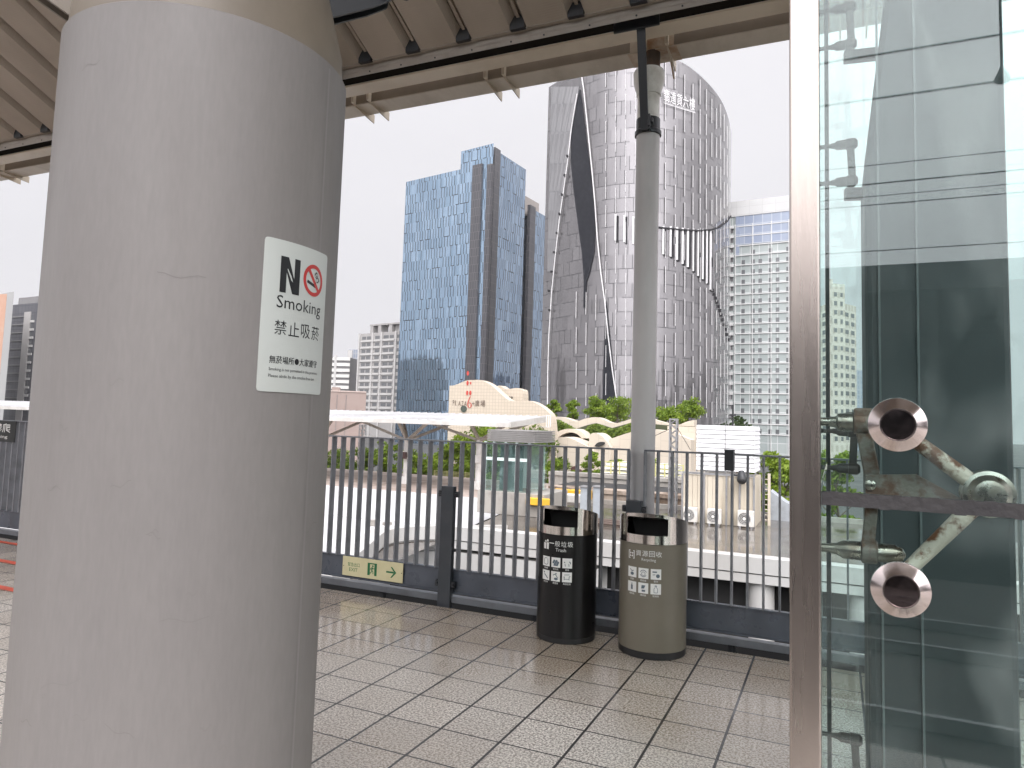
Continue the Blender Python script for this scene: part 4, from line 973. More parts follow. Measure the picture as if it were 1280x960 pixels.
# ---- plant shed with condensers and a white louvred box above
YS = 29.5
s0, s1 = P(853, 620, YS).x, P(943.5, 620, YS).x; sz = P(900, 595, YS).z
sh = thing('plant_shed', 'cream panelled plant shed on the wet roof below the white box', 'shed', ((s0+s1)/2, YS+1, -2.4))
mb = MB(); xs3 = [s0, s0+(s1-s0)*.62, s0+(s1-s0)*.685, s1]
nP = 14
for k in range(nP):
    a, b = s0+(s1-s0)*k/nP, s0+(s1-s0)*(k+1)/nP; mb.box(a+.006, b-.006, YS, YS+.05, -2.39, sz)
mb.box(s0, s1, YS+.051, YS+2.5, -2.4, sz-.01); mb.build('cladding', shedmat, sh)
mb = MB()
for f in (0.0, .31, .62, .80, .99): x = s0+(s1-s0)*f; mb.box(x-.035, x+.035, YS-.06, YS-.001, -2.4, sz+.02)
mb.box(s0, s1, YS-.05, YS+.1, sz+.021, sz+.10); mb.build('frame', galv, sh)
mb = MB(); x = s0+(s1-s0)*.68; mb.box(x, x+.10, YS-.12, YS-.03, -2.4, sz-.1); mb.box(s0+(s1-s0)*.56, s0+(s1-s0)*.565, YS-.06, YS-.02, -2.4, sz-.75); mb.build('duct', shedmat, sh)
w0, w1 = P(870.5, 560, YS+.3).x, P(944, 560, YS+.3).x; wz0, wz1 = P(905, 589, YS+.3).z, P(905, 532, YS+.3).z
t = thing('louvred_box', 'white slatted box standing above the cream plant shed', 'box', ((w0+w1)/2, YS+1, wz0))
mb = MB(); nL = 10; hh = (wz1-wz0)/nL
for k in range(nL):
    z = wz0+k*hh; mb.slab([(w0, YS+.30, z+.012), (w1, YS+.30, z+.012), (w1, YS+.335, z+hh-.006), (w0, YS+.335, z+hh-.006)], (0, .02, 0))
    mb.slab([(w1, YS+.30, z+.012), (w1, YS+2.4, z+.012), (w1-.03, YS+2.4, z+hh-.006), (w1-.03, YS+.30, z+hh-.006)], (-.02, 0, 0))
mb.build('slats', M('louvre_white', (.76, .76, .77), .5, dirt=(.6, .6, .6), dscale=.9), t)
mb = MB(); mb.box(w0+.05, w1-.05, YS+.40, YS+2.4, wz0, wz1); mb.build('core', offwhite, t)
mb = MB()
for k in range(7): x = w0+(w1-w0)*k/6; mb.box(x-.03, x+.03, YS+.36, YS+.42, sz+.101, wz0+.02)
mb.box((w0+w1)/2-.012, (w0+w1)/2+.012, YS+.285, YS+.299, wz0, wz1); mb.build('legs', galv, t)
acs = None
for px0, px1, py0, py1, lab in ((854, 871, 634, 648, 'left air conditioner unit at the foot of the cream plant shed'), (884, 901, 636, 652, 'middle air conditioner unit at the foot of the cream plant shed'), (922, 942, 638, 655, 'right air conditioner unit at the foot of the cream plant shed')):
    a = P(px0, py0, YS-.5); b = P(px1, py1, YS-.5); t = thing('air_conditioner', lab, 'air conditioner', ((a.x+b.x)/2, YS-.4, -2.4), 'condensers by the shed')
    zt_ = a.z; mb = MB(); mb.box(a.x, b.x, YS-.5, YS-.2, -2.33, zt_); mb.build('casing', acwhite, t, bevel=.01)
    c = Vector((a.x+(b.x-a.x)*.42, YS-.501, (-2.33+zt_)/2)); r = (zt_+2.33)*.40
    mb = MB(); mb.cyl(c, c-Vector((0, .008, 0)), r, n=24); mb.cyl(c-Vector((0, .008, 0)), c-Vector((0, .016, 0)), r*.28, n=12, m=1)
    for q in range(3):
        n = 28; rr = r*(.5+.22*q)
        mb.tube([c+Vector((rr*math.cos(2*math.pi*j/n), -.014, rr*math.sin(2*math.pi*j/n))) for j in range(n+1)], .008, 4, 1)
    mb.build('fan_grille', [M('fan_dark', (.10, .10, .10), .6) if 'fan_dark' not in MATS else MATS['fan_dark'], acwhite], t)
    mb = MB(); mb.box(a.x+.05, a.x+.12, YS-.5, YS-.2, -2.4, -2.331); mb.box(b.x-.12, b.x-.05, YS-.5, YS-.2, -2.4, -2.331); mb.build('foot', galv, t)
# black loudspeaker / lamp hanging at the shed
a = P(926.5, 598, YS-.3); mb = MB(); mb.turned(a+Vector((0, 0, .28)), (.12, -.35, -1), [(0, .10), (.1, .14), (.35, .19), (.42, .17), (.5, .1), (.52, .02)], 14)
mb.bar(a+Vector((-.1, .0, .1)), a+Vector((-.3, .28, .1)), .05, .05); tag(mb.build('floodlight', dark, smooth=40), 'black floodlight hanging on the front of the plant shed', 'lamp')
# cream ladder cage and grey ramp block at the right of the shed
t = thing('access_ladder', 'cream steel ladder standing right of the plant shed', 'ladder', (P(958, 650, 30.5).x, 30.5, -2.4))
for px in (954.5, 961.5):
    a = P(px, 592, 30.5); mb = MB(); mb.box(a.x-.05, a.x+.05, 30.45, 30.55, -2.4, a.z); mb.build('stile', yellowrail if 0 else shedmat, t)
a0, a1 = P(954.5, 592, 30.5), P(961.5, 592, 30.5)
for k in range(9): z = -2.2+k*.2; mb = MB(); mb.box(a0.x+.05, a1.x-.05, 30.47, 30.53, z, z+.03); mb.build('rung', shedmat, t)
a, b = P(963, 645, 33.4-1), P(990, 645, 33.4-1); zt_ = P(970, 614, 32.4).z; zm = P(983, 628, 32.4).z
mb = MB(); mb.slab([(a.x, 32.4, -2.4), (b.x, 32.4, -2.4), (b.x, 32.4, zm-.1), ((a.x*.3+b.x*.7), 32.4, zm), (a.x, 32.4, zt_)], (0, 1.0, 0)); tag(mb.build('ramp_block', boxgrey), 'grey sloping concrete block right of the cream ladder', 'block')

# ---- lattice masts
def lattice(name, px, y0, y1, Y, w, label, zb=None):
    top, bot = P(px, y0, Y), P(px, y1, Y); zb = bot.z if zb is None else zb
    t = thing(name, label, 'mast', (top.x, Y, zb), 'lattice masts of the railway')
    for sx in (-1, 1):
        for sy in (-1, 1):
            mb = MB(); mb.box(top.x+sx*w/2-.03, top.x+sx*w/2+.03, Y+sy*w/2-.03, Y+sy*w/2+.03, zb, top.z); mb.build('leg', galv, t)
    n = int((top.z-zb)/(w*.75)); mb = MB()
    for k in range(n):
        za, zc = zb+(top.z-zb)*k/n, zb+(top.z-zb)*(k+1)/n; s = 1 if k % 2 else -1
        for yy in (-w/2, w/2): mb.bar((top.x-s*w/2, Y+yy, za), (top.x+s*w/2, Y+yy, zc), .035, .035)
        for xx in (-w/2, w/2): mb.bar((top.x+xx, Y-s*w/2, za), (top.x+xx, Y+s*w/2, zc), .035, .035)
    mb.box(top.x-w*.55, top.x+w*.55, Y-w*.55, Y+w*.55, top.z-.04, top.z+.03); mb.build('lacing', galv, t)
    return t
lattice('lattice_mast', 842.3, 524, 640, 32.5, .30, 'grey lattice mast standing left of the white slatted box', -2.4)
lattice('lattice_mast', 453.5, 531, 606, 52, .40, 'grey lattice mast under the left part of the white canopy', GZ)
for p_, q_, lab in (((846, 534), (863, 562), 'thin guy wire slanting down to the right from the lattice mast'), ((838, 536), (818, 545), 'thin guy wire slanting down to the left from the lattice mast')):
    mb = MB(); mb.cyl(P(*p_, 32.5), P(*q_, 33.5), .012, n=6); tag(mb.build('guy_wire', dark), lab, 'wire')
mb = MB(); a = P(916, 506, 60); mb.cyl((a.x, 60, GZ), (a.x, 60, a.z), .06, n=8); mb.box(a.x-.25, a.x+.25, 59.9, 60.1, a.z-.9, a.z-.75); tag(mb.build('lamp_post', dark), 'thin dark pole above the white slatted box', 'pole')
# thin lamp poles seen between the bars at the left
for px, py, lab in ((466, 545, 'thin pale pole between the railing bars left of the canopy post'), (431, 560, 'short pale pole near the round column between the bars')):
    a = P(px, py, 50); mb = MB(); mb.cyl((a.x, 50, ZL), (a.x, 50, a.z), .07, n=8); mb.box(a.x-.9, a.x+.1, 49.95, 50.05, a.z-.05, a.z); tag(mb.build('lamp_post', canpost), lab, 'pole')
# yellow railings
def far_rail(px0, px1, py0, py1, Y, label, n=12):
    a, b = P(px0, py0, Y), P(px1, py1, Y); t = thing('yellow_railing', label, 'railing', ((a.x+b.x)/2, Y, b.z), 'pale yellow railings beyond the roof')
    mb = MB()
    for k in range(4): z = b.z+(a.z-b.z)*(k+1)/4; mb.box(a.x, b.x, Y-.03, Y+.03, z-.05, z)
    mb.build('bar', yellowrail, t)
    mb = MB()
    for k in range(n+1): x = a.x+(b.x-a.x)*k/n; mb.box(x-.035, x+.035, Y-.04, Y-.031+.07, b.z, a.z+.02)
    mb.build('upright', yellowrail, t)
far_rail(753, 854, 576, 607, 44, 'pale yellow railing in front of the white steps right of the bins', 9)
far_rail(543, 590, 588, 598, 50.5, 'pale yellow railing below the trees between the canopy posts', 6)

# ------------------------------------------------------------------ wave-roofed mall
cream = facade('mall_tile', (.56, .485, .395), (.53, .46, .37), (.41, .35, .28), .30, .30, .016, .6, offset=0, dirt=(.50, .44, .36), spec=.3)
creamplain = facade('mall_render', (.57, .505, .42), (.55, .485, .40), (.46, .405, .335), 1.3, .9, .02, .6, dirt=(.44, .38, .305), spec=.3)
mall = thing('wave_mall', 'cream shopping mall with wavy parapets and domed shells beyond the tracks', 'building', (P(700, 560, 62).x, 64, GZ))
def wall_px(mb, pts, Y, dep, m=0, zb=GZ, Y2=None):
    v = [P(x, y, Y) for x, y in pts]
    f = [Vector((v[0].x, Y, zb))]+v+[Vector((v[-1].x, Y, zb))]
    mb.slab(f, (0, dep, 0), m)
def curve(pts, n=8):            # Catmull-Rom through the outline
    o = []
    for i in range(len(pts)-1):
        p0, p1, p2, p3 = pts[max(0, i-1)], pts[i], pts[i+1], pts[min(len(pts)-1, i+2)]
        for k in range(n):
            t_ = k/n; o.append(tuple(.5*((2*p1[j])+(-p0[j]+p2[j])*t_+(2*p0[j]-5*p1[j]+4*p2[j]-p3[j])*t_*t_+(-p0[j]+3*p1[j]-3*p2[j]+p3[j])*t_**3) for j in (0, 1)))
    return o+[pts[-1]]
W1 = [(561.9, 482), (566, 482), (572.5, 480), (582.5, 475.8), (592, 475), (601, 475.3), (612.5, 480.6), (625, 491.5), (635, 499.6), (645, 501.5), (656, 500.6), (665, 502), (675, 507), (685, 515), (689, 522), (691, 540)]
mb = MB(); wall_px(mb, curve(W1, 5), 58, 1.2); mb.build('sign_wall', cream, mall)
W2 = [(617, 487), (621, 483), (625, 482), (631, 485.6), (636, 486.3), (645, 485), (649, 486), (653.8, 489.4), (653.9, 510)]
mb = MB(); wall_px(mb, curve(W2, 5), 60.5, 1.2); mb.build('rear_wave_wall', cream, mall)
W3 = [(680, 520.5), (692, 520.6), (705, 522), (716, 525.6), (722.5, 526.3), (732.5, 523), (742.5, 521.5), (751, 523), (760, 527.3), (767.5, 529), (775, 528), (787.5, 524), (800, 521), (810, 521.5), (819, 525), (834, 529), (843, 531), (850, 530.5), (858, 527.2), (867.5, 525)]
mb = MB(); wall_px(mb, curve(W3, 6), 66, 1.5); mb.build('wave_wall', creamplain, mall)
D1 = [(674, 563), (683, 553), (693, 548), (703, 546.3), (713, 548), (724, 553), (735, 559), (742, 566)]
mb = MB(); wall_px(mb, curve(D1, 6), 60, 3); mb.build('front_shell', creamplain, mall, smooth=30)
D2 = [(735.5, 575), (736, 556), (737, 545), (741, 541.3), (747, 542), (753, 546), (759, 553), (763, 560)]
mb = MB(); wall_px(mb, curve(D2, 6), 60.6, 2.4); mb.build('small_shell', creamplain, mall, smooth=30)
D3 = [(738, 562), (750, 555), (765, 548), (787.5, 540.5), (805, 537), (822, 537.5), (838, 540), (852, 545), (864, 550)]
mb = MB(); wall_px(mb, curve(D3, 6), 61.5, 3); mb.build('broad_shell', creamplain, mall, smooth=30)
mb = MB(); a, b = P(866, 527, 63), P(869.5, 527, 63); mb.box(P(834, 530, 63).x, b.x, 63.1, 66, GZ, P(850, 533, 63).z); mb.build('end_wall', creamplain, mall)
# eyelid opening: shell rim, dark window
mb = MB(); E1 = curve([(689, 549), (694, 542), (702, 537.5), (712, 536), (722, 537.5), (728, 541), (733, 548)], 5)
E2 = curve([(696, 550), (700, 545), (707, 541.5), (715, 540.6), (722, 543), (727, 548)], 5)
v1 = [P(x, y, 62.6) for x, y in E1]; v2 = [P(x, y, 62.6) for x, y in E2]
mb.slab(v1+v2[::-1], (0, 2.5, 0)); mb.build('eyelid_rim', creamplain, mall, smooth=30)
mb = MB(); v = [P(x, y, 63.6) for x, y in E2]; mb.slab(v, (0, .4, 0)); mb.build('eyelid_window', M('mall_glass', (.05, .055, .05), .15, spec=.8), mall)
mb = MB(); v = [P(x, y, 60.3) for x, y in curve([(743, 558), (745.5, 554.5), (750, 552.4), (755, 553), (754, 556), (748, 558.4)], 4)]; mb.slab(v, (0, .25, 0)); mb.build('arch_opening', darkvoid, mall)
c = P(721, 589, 59.8); mb = MB(); mb.cyl((c.x-.25, 59.75, c.z+.1), (c.x-.25, 59.99, c.z+.1), .32, n=18); mb.cyl((c.x+.25, 59.75, c.z-.1), (c.x+.25, 59.99, c.z-.1), .28, n=18); mb.build('round_window', M('round_window', (.10, .05, .045), .5), mall)
for a_, b_ in (((696, 548.3), (706, 548.3)), ((748, 551.4), (762, 551.4))):
    p, q = P(*a_, 61.3), P(*b_, 61.3); mb = MB(); mb.box(p.x, q.x, 61.3, 61.45, p.z-.05, p.z); mb.build('ledge', conc2, mall)
# steps / ledges low right of the bins
mb = MB()
for k in range(6): y = 581+k*4.3; p, q = P(757-k*1.2, y, 50+.0*k), P(838+k*.5, y, 50); mb.box(p.x, q.x, 50-k*.4, 54, P(790, y+2.6, 50).z, P(790, y, 50).z)
tag(mb.build('white_steps', M('steps_white', (.66, .64, .58), .6)), 'white terrace steps behind the pale yellow railing', 'steps')
# mall lettering
ltr = M('letter_brown', (.13, .09, .07), .5); redl = M('letter_red', (.50, .06, .045), .5)
L0, L1 = P(566, 509, 58), P(608, 504, 58); lw = L1.x-L0.x; lz = P(587, 508, 58).z; lhh = P(587, 500, 58).z-lz
fnm = lambda x, y, l: Vector((L0.x+x*lw, 57.97-.015*l, lz+y*lhh))
A = Art(); A.text('P', .0, .045, .05, .95); A.path([(.085, .9), (.085, .1), (.135, .1)], .02); A.ring((0, 0), 0, 0)
A.items.pop()
for (cxx, lab) in ((.205, 'Ω'), (.375, 'O')):
    pass
A.text('A', .165, .245, .05, .8); A.text('Z', .265, .325, .05, .8); A.text('A', .345, .43, .05, .8)
A.text('+', .575, .655, .2, .75); A.text('廣', .67, .80, .0, 1.0); A.text('場', .83, .97, .0, 1.0)
A.build('lettering', ltr, fnm, mall)
A = Art(); cx0 = .505
A.path([(cx0+.02, 1.55), (cx0-.03, .9), (cx0-.055, .35), (cx0-.03, -.15), (cx0+.015, -.25), (cx0+.05, -.02), (cx0+.05, .35), (cx0+.015, .6), (cx0-.025, .45)], .028)
for (r_, c_) in ((0, 0), (1, 0), (2, 0), (1, 1), (2, 1)):
    xx, yy = .425+.095*c_, 5.2-1.55*r_; s = .035 if (r_, c_) != (1, 1) else .022
    A.disc((xx, yy), s, 1, 0, 12, 11); 
A.build('red_emblem', redl, fnm, mall)
c = P(580, 511, 58); mb = MB(); mb.cyl((c.x, 57.9, c.z), (c.x, 57.99, c.z), .30, n=28); mb.build('round_vent', M('vent_green', (.10, .12, .10), .3, .4), mall)
mb = MB()
for dx in (-.12, .1):
    c = P(639, 497, 60.5); mb.box(c.x+dx-.04, c.x+dx+.04, 60.4, 60.49, c.z-.1, c.z+.1)
mb.build('wall_lamp', dark, mall)

# ------------------------------------------------------------------ vegetation
lf_bright = leaf_mat('leaf_bright', (.08, .14, .016), (.17, .25, .026), (.30, .38, .04))
lf_mid = leaf_mat('leaf_mid', (.05, .09, .016), (.105, .16, .022), (.20, .26, .035))
lf_dark = leaf_mat('leaf_dark', (.018, .036, .012), (.038, .065, .020), (.07, .105, .03))
def leaves(mb, blobs, n, size, r_):
    """leaf faces spread through clumps (centre, radii)"""
    vol = [b[1][0]*b[1][1]*b[1][2] for b in blobs]; tot = sum(vol)
    for b, v in zip(blobs, vol):
        for _ in range(max(6, int(n*v/tot))):
            while True:
                p = Vector((r_.uniform(-1, 1), r_.uniform(-1, 1), r_.uniform(-1, 1)))
                if .25 < p.length < 1: break
            if r_.random() < .55: p = p.normalized()*r_.uniform(.6, 1.35)
            c = Vector(b[0])+Vector((p.x*b[1][0], p.y*b[1][1], p.z*b[1][2]))
            d = Vector((r_.gauss(0, 1), r_.gauss(0, 1), r_.gauss(0, .7)+.2)).normalized()
            s = size*r_.uniform(.6, 1.3)
            a = d.orthogonal().normalized()*s; e = d.cross(a).normalized()*s*.55
            mb.face([c-a, c+e, c+a, c-e])
def tree(name, label, base, H, rad, n, size, mat, seed, trunk=.16, group='trees beyond the platform', flat=1.0, low=.35):
    r_ = random.Random(seed); base = Vector(base)
    t = thing(name, label, 'tree', base, group)
    mb = MB(); top = base+Vector((r_.uniform(-.2, .2), r_.uniform(-.2, .2), H*.75)); pts = [base]
    for k in range(1, 5): pts.append(base.lerp(top, k/4)+Vector((r_.uniform(-.1, .1), r_.uniform(-.1, .1), 0)))
    for k in range(4): mb.cyl(pts[k], pts[k+1], trunk*(1-.2*k), trunk*(1-.2*(k+1)), 8)
    blobs = []
    NB = 26
    for k in range(NB):
        a = r_.uniform(0, 6.28); q_ = (k+.5)/NB; hh = H*low+(H*(1-low)-rad*.22)*q_; f = max(.25, math.sin(math.pi*(.16+.72*q_)))
        rr = rad*f*r_.uniform(.3, 1.0)
        c = base+Vector((rr*math.cos(a), rr*math.sin(a), hh+r_.uniform(-.2, .2)*rad)); s = rad*r_.uniform(.17, .36)
        blobs.append((c, (s*1.2, s*1.2, s*.72*flat)))
        if k % 2 == 0: q = pts[min(4, 1+int(q_*3.9))]; mb.cyl(q, c, trunk*.3, trunk*.06, 5)
    mb.build('trunk', bark, t)
    mb = MB(); leaves(mb, blobs, n, size, r_); mb.build('crown', mat, t, fixn=False)
    return t
def trow(specs, Y, zb, mat, n, size, seed, labelf, **kw):
    for k, (px, py, w) in enumerate(specs):
        top = P(px, py, Y); rad = (P(px+w/2, py, Y).x-P(px-w/2, py, Y).x)/2*1.15
        tree('leafy_tree', labelf(k), (top.x, Y+((k*7) % 3)*.8, zb), top.z-zb, rad, n, size, mat, seed+k, **kw)
labsA = ['bright green tree just left of the left white canopy post', 'bright green tree just right of the left white canopy post', 'bright green tree midway between the two canopy posts', 'tall bright green tree beside the right canopy post', 'bright green tree right behind the V branches of the canopy', 'bright green tree left of the glass lift house']
trow([(484, 548, 34), (517, 566, 30), (537, 562, 30), (556, 556, 34), (575, 541, 42), (594, 532, 44)], 53, GZ, lf_bright, 6500, .13, 40, lambda k: labsA[k], low=.3)
labsB = ['dark green tree at the left end beside the round column', 'dark green tree behind the lattice mast', 'dark green tree behind the left canopy post', 'dark tree in front of the blue tower base', 'dark tree under the louvred lift cap', 'dark tree behind the ivy slope']
trow([(422, 560, 44), (462, 552, 44), (500, 560, 44), (612, 524, 64), (650, 524, 62), (676, 533, 44)], 56.5, GZ, lf_mid, 5200, .15, 60, lambda k: labsB[k], low=.25)
labsC = ['small tree on the mall roof at the far left', 'second small tree on the mall roof', 'rounded tree on the mall roof left of the pair', 'wide tree on the mall roof left of the drainpipe', 'low tree on the mall roof right of the drainpipe', 'tall light tree on the mall roof above the lattice mast']
zr_ = P(760, 526, 69).z
trow([(692, 500, 13), (713, 499, 15), (741, 496, 25), (773, 496, 34), (833, 507, 32), (858, 496, 30)], 69, zr_-.6, lf_bright, 2600, .115, 80, lambda k: labsC[k], group='trees on the mall roof', trunk=.08, low=.3)
labsD = ['bright tree at the right edge beside the steel post', 'bright tree right behind the grey ramp block', 'bright tree seen through the lift glass', 'tall green tree right of the plant shed']
trow([(985, 570, 46), (966, 562, 40), (1050, 562, 60), (948, 566, 26)], 46, GZ, lf_bright, 7000, .125, 100, lambda k: labsD[k], low=.3)
labsE = ['low bushy tree in front of the mall at the left', 'leafy bush beside the round window of the mall', 'low bush in front of the steps', 'small shrub left of the lattice mast', 'leafy bush at the foot of the mall shell', 'low green shrub behind the yellow blocks']
trow([(690, 571, 30), (735, 566, 26), (764, 571, 26), (815, 572, 40), (712, 588, 30), (745, 588, 34)], 52, GZ, lf_bright, 4200, .10, 120, lambda k: labsE[k], low=.6, trunk=.1, group='shrubs in front of the mall')
a = P(921, 516, 72); tree('leafy_tree', 'dull green tree above the white slatted box', (a.x, 72, GZ), a.z-GZ, 1.6, 900, .2, lf_dark, 150, low=.6)
# ivy beds between the wave parapet and the shells
def ivy(poly, Y, n, size, label, seed):
    r_ = random.Random(seed); xs = [p[0] for p in poly]; ys = [p[1] for p in poly]; mb = MB(); c = 0
    while c < n:
        x, y = r_.uniform(min(xs), max(xs)), r_.uniform(min(ys), max(ys))
        ins = False; j = len(poly)-1
        for i in range(len(poly)):
            if (poly[i][1] > y) != (poly[j][1] > y) and x < (poly[j][0]-poly[i][0])*(y-poly[i][1])/(poly[j][1]-poly[i][1])+poly[i][0]: ins = not ins
            j = i
        if not ins: continue
        c += 1; p = P(x, y, Y+r_.uniform(-.35, .35)); d = Vector((r_.gauss(0, 1), -1.2, r_.gauss(.4, .7))).normalized(); s = size*r_.uniform(.6, 1.3)
        a_ = d.orthogonal().normalized()*s; e = d.cross(a_).normalized()*s*.6; mb.face([p-a_, p+e, p+a_, p-e])
    o = mb.build('creeping_plants', lf_mid, fixn=False); tag(o, label, 'plants'); struct(o, 'stuff')
ivy([(683, 532), (687, 523.5), (697, 525), (708, 530), (721, 537.5), (708, 537), (697, 540), (690, 547), (684, 552), (676, 552)], 65.3, 1500, .16, 'creeping greenery below the left wave of the mall parapet', 5)
ivy([(730, 547), (731, 538), (736, 532.5), (743, 530.5), (752, 532), (760, 535.5), (769, 536.5), (778, 534), (788, 529), (800, 527), (800, 536), (788, 540), (770, 546), (758, 549), (750, 541), (742, 541), (737, 546), (736, 556), (730, 552)], 64.9, 2400, .16, 'creeping greenery draped under the middle wave of the mall parapet', 6)
mb = MB(); wall_px(mb, [(678, 531), (700, 531), (720, 536), (735, 531), (745, 529), (765, 535), (790, 528), (840, 532), (868, 533)], 65.6, .3); mb.build('planter_wall', M('planter_dark', (.06, .07, .035), .8), mall)

# ------------------------------------------------------------------ towers
flat = M('roof_gravel', (.22, .22, .22), .8)
# blue glass tower
bl = cells('blue_glass', (.225, .315, .41), (.295, .39, .495), (.006, .010, .018), 1.45, 4.1, .28, .85, .20, .06, .75, .37, dirt=(.14, .205, .285))
bl2 = cells('blue_glass_side', (.25, .33, .43), (.33, .42, .53), (.008, .012, .02), 1.5, 4.1, .34, .85, .22, .05, .85, .5, dirt=(.15, .225, .33))
stone = facade('stone_strip', (.045, .045, .053), (.065, .063, .07), (.12, .115, .115), 1.2, 3.2, .09, .4, dirt=(.035, .035, .042))
blt = thing('blue_glass_tower', 'tall blue glass office tower with dark stone strips left of the grey tower', 'building', (P(580, 520, 245).x, 245, GZ))
Cc = P(609.5, 181, 240); zB = Cc.z
Rr = PZ(657.5, 212, zB)
Lg = P(586, 212, 244); zA = Lg.z; Lf = PZ(505.3, 228, zA)
dl = (Lf-Cc); dl.z = 0; dr = (Rr-Cc); dr.z = 0
def on_left(px):     # point of the left facade plane under picture column px
    d = ray(px, 400); n = Vector((dl.y, -dl.x, 0)); t_ = (Cc-Vector((0, 0, EYE))).dot(n)/d.dot(n); return Vector((d.x*t_, d.y*t_, 0))
def on_right(px):
    d = ray(px, 400); n = Vector((dr.y, -dr.x, 0)); t_ = (Cc-Vector((0, 0, EYE))).dot(n)/d.dot(n); return Vector((d.x*t_, d.y*t_, 0))
cc = Vector((Cc.x, Cc.y, 0)); lf_ = on_left(500); lm = on_left(568.5); rr_ = cc+dr
bk = dr*1.6
mb = MB(); mb.tower([lf_, lm, lm+bk*.9, lf_+bk*.9], GZ, zA, 0, 1); mb.build('low_block', [bl, flat], blt)
e1, e2 = on_left(568.5), on_left(607.5)
mb = MB()
foot = [lm-dl.normalized()*0, e2, cc, on_right(616.5), rr_, rr_+dl*.4, lm+bk*.8]
u = 0
def strip(mb, a, b, z0, z1, m): 
    L = (b-a).length; mb.face([(a.x, a.y, z0), (b.x, b.y, z0), (b.x, b.y, z1), (a.x, a.y, z1)], m, [(0, z0), (L, z0), (L, z1), (0, z1)])
strip(mb, lm, on_left(609.5), GZ, zB, 0); strip(mb, on_right(609.5), rr_, GZ, zB, 1); strip(mb, rr_, rr_+dl*.4, GZ, zB, 1); strip(mb, rr_+dl*.4, lm+bk*.8, GZ, zB, 0); strip(mb, lm+bk*.8, lm, GZ, zB, 0)
mb.face([(p.x, p.y, zB) for p in (lm, cc, rr_, rr_+dl*.4, lm+bk*.8)], 2)
mb.build('high_block', [bl, bl2, flat], blt)
nl = Vector((dl.y, -dl.x, 0)).normalized();  nl = nl if nl.dot(Vector((0, -1, 0))) > 0 else -nl
nr = Vector((dr.y, -dr.x, 0)).normalized();  nr = nr if nr.dot(Vector((0, -1, 0))) > 0 else -nr
def pil(fa, fb, nn, z1, name='stone_pilaster', m=None):
    a, b = fa, fb; mb = MB(); d = nn*.7
    mb.tower([a+d, b+d, b-d, a-d], GZ, z1+.6, 0, 0); mb.build(name, m or stone, blt)
pil(on_left(585), on_left(597), nl, zA-.5); pil(on_left(603.5), on_left(609.5), nl, zA-1.5); pil(on_right(609.6), on_right(617), nr, zB)
pil(on_right(657), on_right(664), nr, P(662, 246, 262).z)
# rear wing
a, b = on_right(664), on_right(704); mb = MB(); zW = P(672, 248, 264).z; mb.tower([a, b, b+dl*.4, a+dl*.4], GZ, zW, 0, 1); mb.build('rear_wing', [bl2, flat], blt)
a, b = on_right(655), on_right(678); a = a+dl*.08; b = b+dl*.08; mb = MB(); mb.tower([a, b, b+dl*.2, a+dl*.2], zW-2, P(664, 235, 268).z, 0, 0); mb.build('roof_plant', M('plant_tan', (.30, .27, .25), .7), blt)

# grey curved tower
gp = cells('grey_panel', (.20, .192, .197), (.25, .24, .245), (.02, .02, .023), 2.6, 4.0, .16, .5, .6, .09, .66, .5, dirt=(.165, .158, .162))
gpl = cells('reflection_panel', (.28, .276, .28), (.38, .374, .38), (.07, .07, .075), 1.6, 9.0, .16, .8, .2, .12, .6, .5, dirt=(.11, .11, .12))
gdark = M('tower_slit_glass', (.008, .009, .014), .35, dirt=(.026, .028, .036), dscale=.9, damt=.5, spec=.25, rvar=.1, fine=.3, bscale=1.2)
gwhite = M('tower_fin', (.70, .69, .69), .4)
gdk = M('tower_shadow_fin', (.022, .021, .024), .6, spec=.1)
gt = thing('grey_curved_tower', 'huge curved grey panelled tower with dark slits and white fins behind the drainpipe', 'building', (P(800, 520, 200).x, 205, GZ))
plan = curve([(686, 202), (705, 196), (728, 192), (760, 189), (795, 189.5), (830, 193), (862, 200), (888, 209), (903, 218), (911, 227), (914.2, 238)], 7)
topc = curve([(686, 109), (700, 100), (720, 88), (745, 76), (770, 68), (795, 65), (820, 67.5), (846, 75), (865, 86), (885, 104), (900, 123), (908, 140), (913, 158), (914.8, 172)], 6)
def topy(px):
    for (a, b) in zip(topc[:-1], topc[1:]):
        if a[0] <= px <= b[0]: return a[1]+(b[1]-a[1])*(px-a[0])/max(1e-6, b[0]-a[0])
    return topc[0][1] if px < topc[0][0] else topc[-1][1]
pts = []
for px, Y in plan:
    q = P(px, topy(px), Y); pts.append((q.x, Y, q.z, px))
def tilt(px): return 0
mb = MB(); u = 0
U_ = [0]
for a, b in zip(pts[:-1], pts[1:]): U_.append(U_[-1]+math.hypot(b[0]-a[0], b[1]-a[1]))
for k in range(len(pts)-1):
    a, b = pts[k], pts[k+1]; mb.face([(a[0], a[1], GZ), (b[0], b[1], GZ), (b[0], b[1], b[2]), (a[0], a[1], a[2])], 0, [(U_[k], GZ), (U_[k+1], GZ), (U_[k+1], b[2]), (U_[k], a[2])])
last, first = pts[-1], pts[0]
back = [(last[0]/last[1]*(last[1]+20)-1.5, last[1]+20, last[2]), (last[0]-14, last[1]+45, last[2]), (first[0]-2, first[1]+60, first[2]), (first[0]-.5, first[1]+20, first[2])]
chain = [(p[0], p[1], p[2]) for p in (last,)]+back+[(first[0], first[1], first[2])]
for a, b in zip(chain[:-1], chain[1:]):
    mb.face([(a[0], a[1], GZ), (b[0], b[1], GZ), (b[0], b[1], b[2]), (a[0], a[1], a[2])], 0)
cen = (sum(p[0] for p in pts)/len(pts), 225, max(p[2] for p in pts)-1)
allp = [(p[0], p[1], p[2]) for p in pts]+back
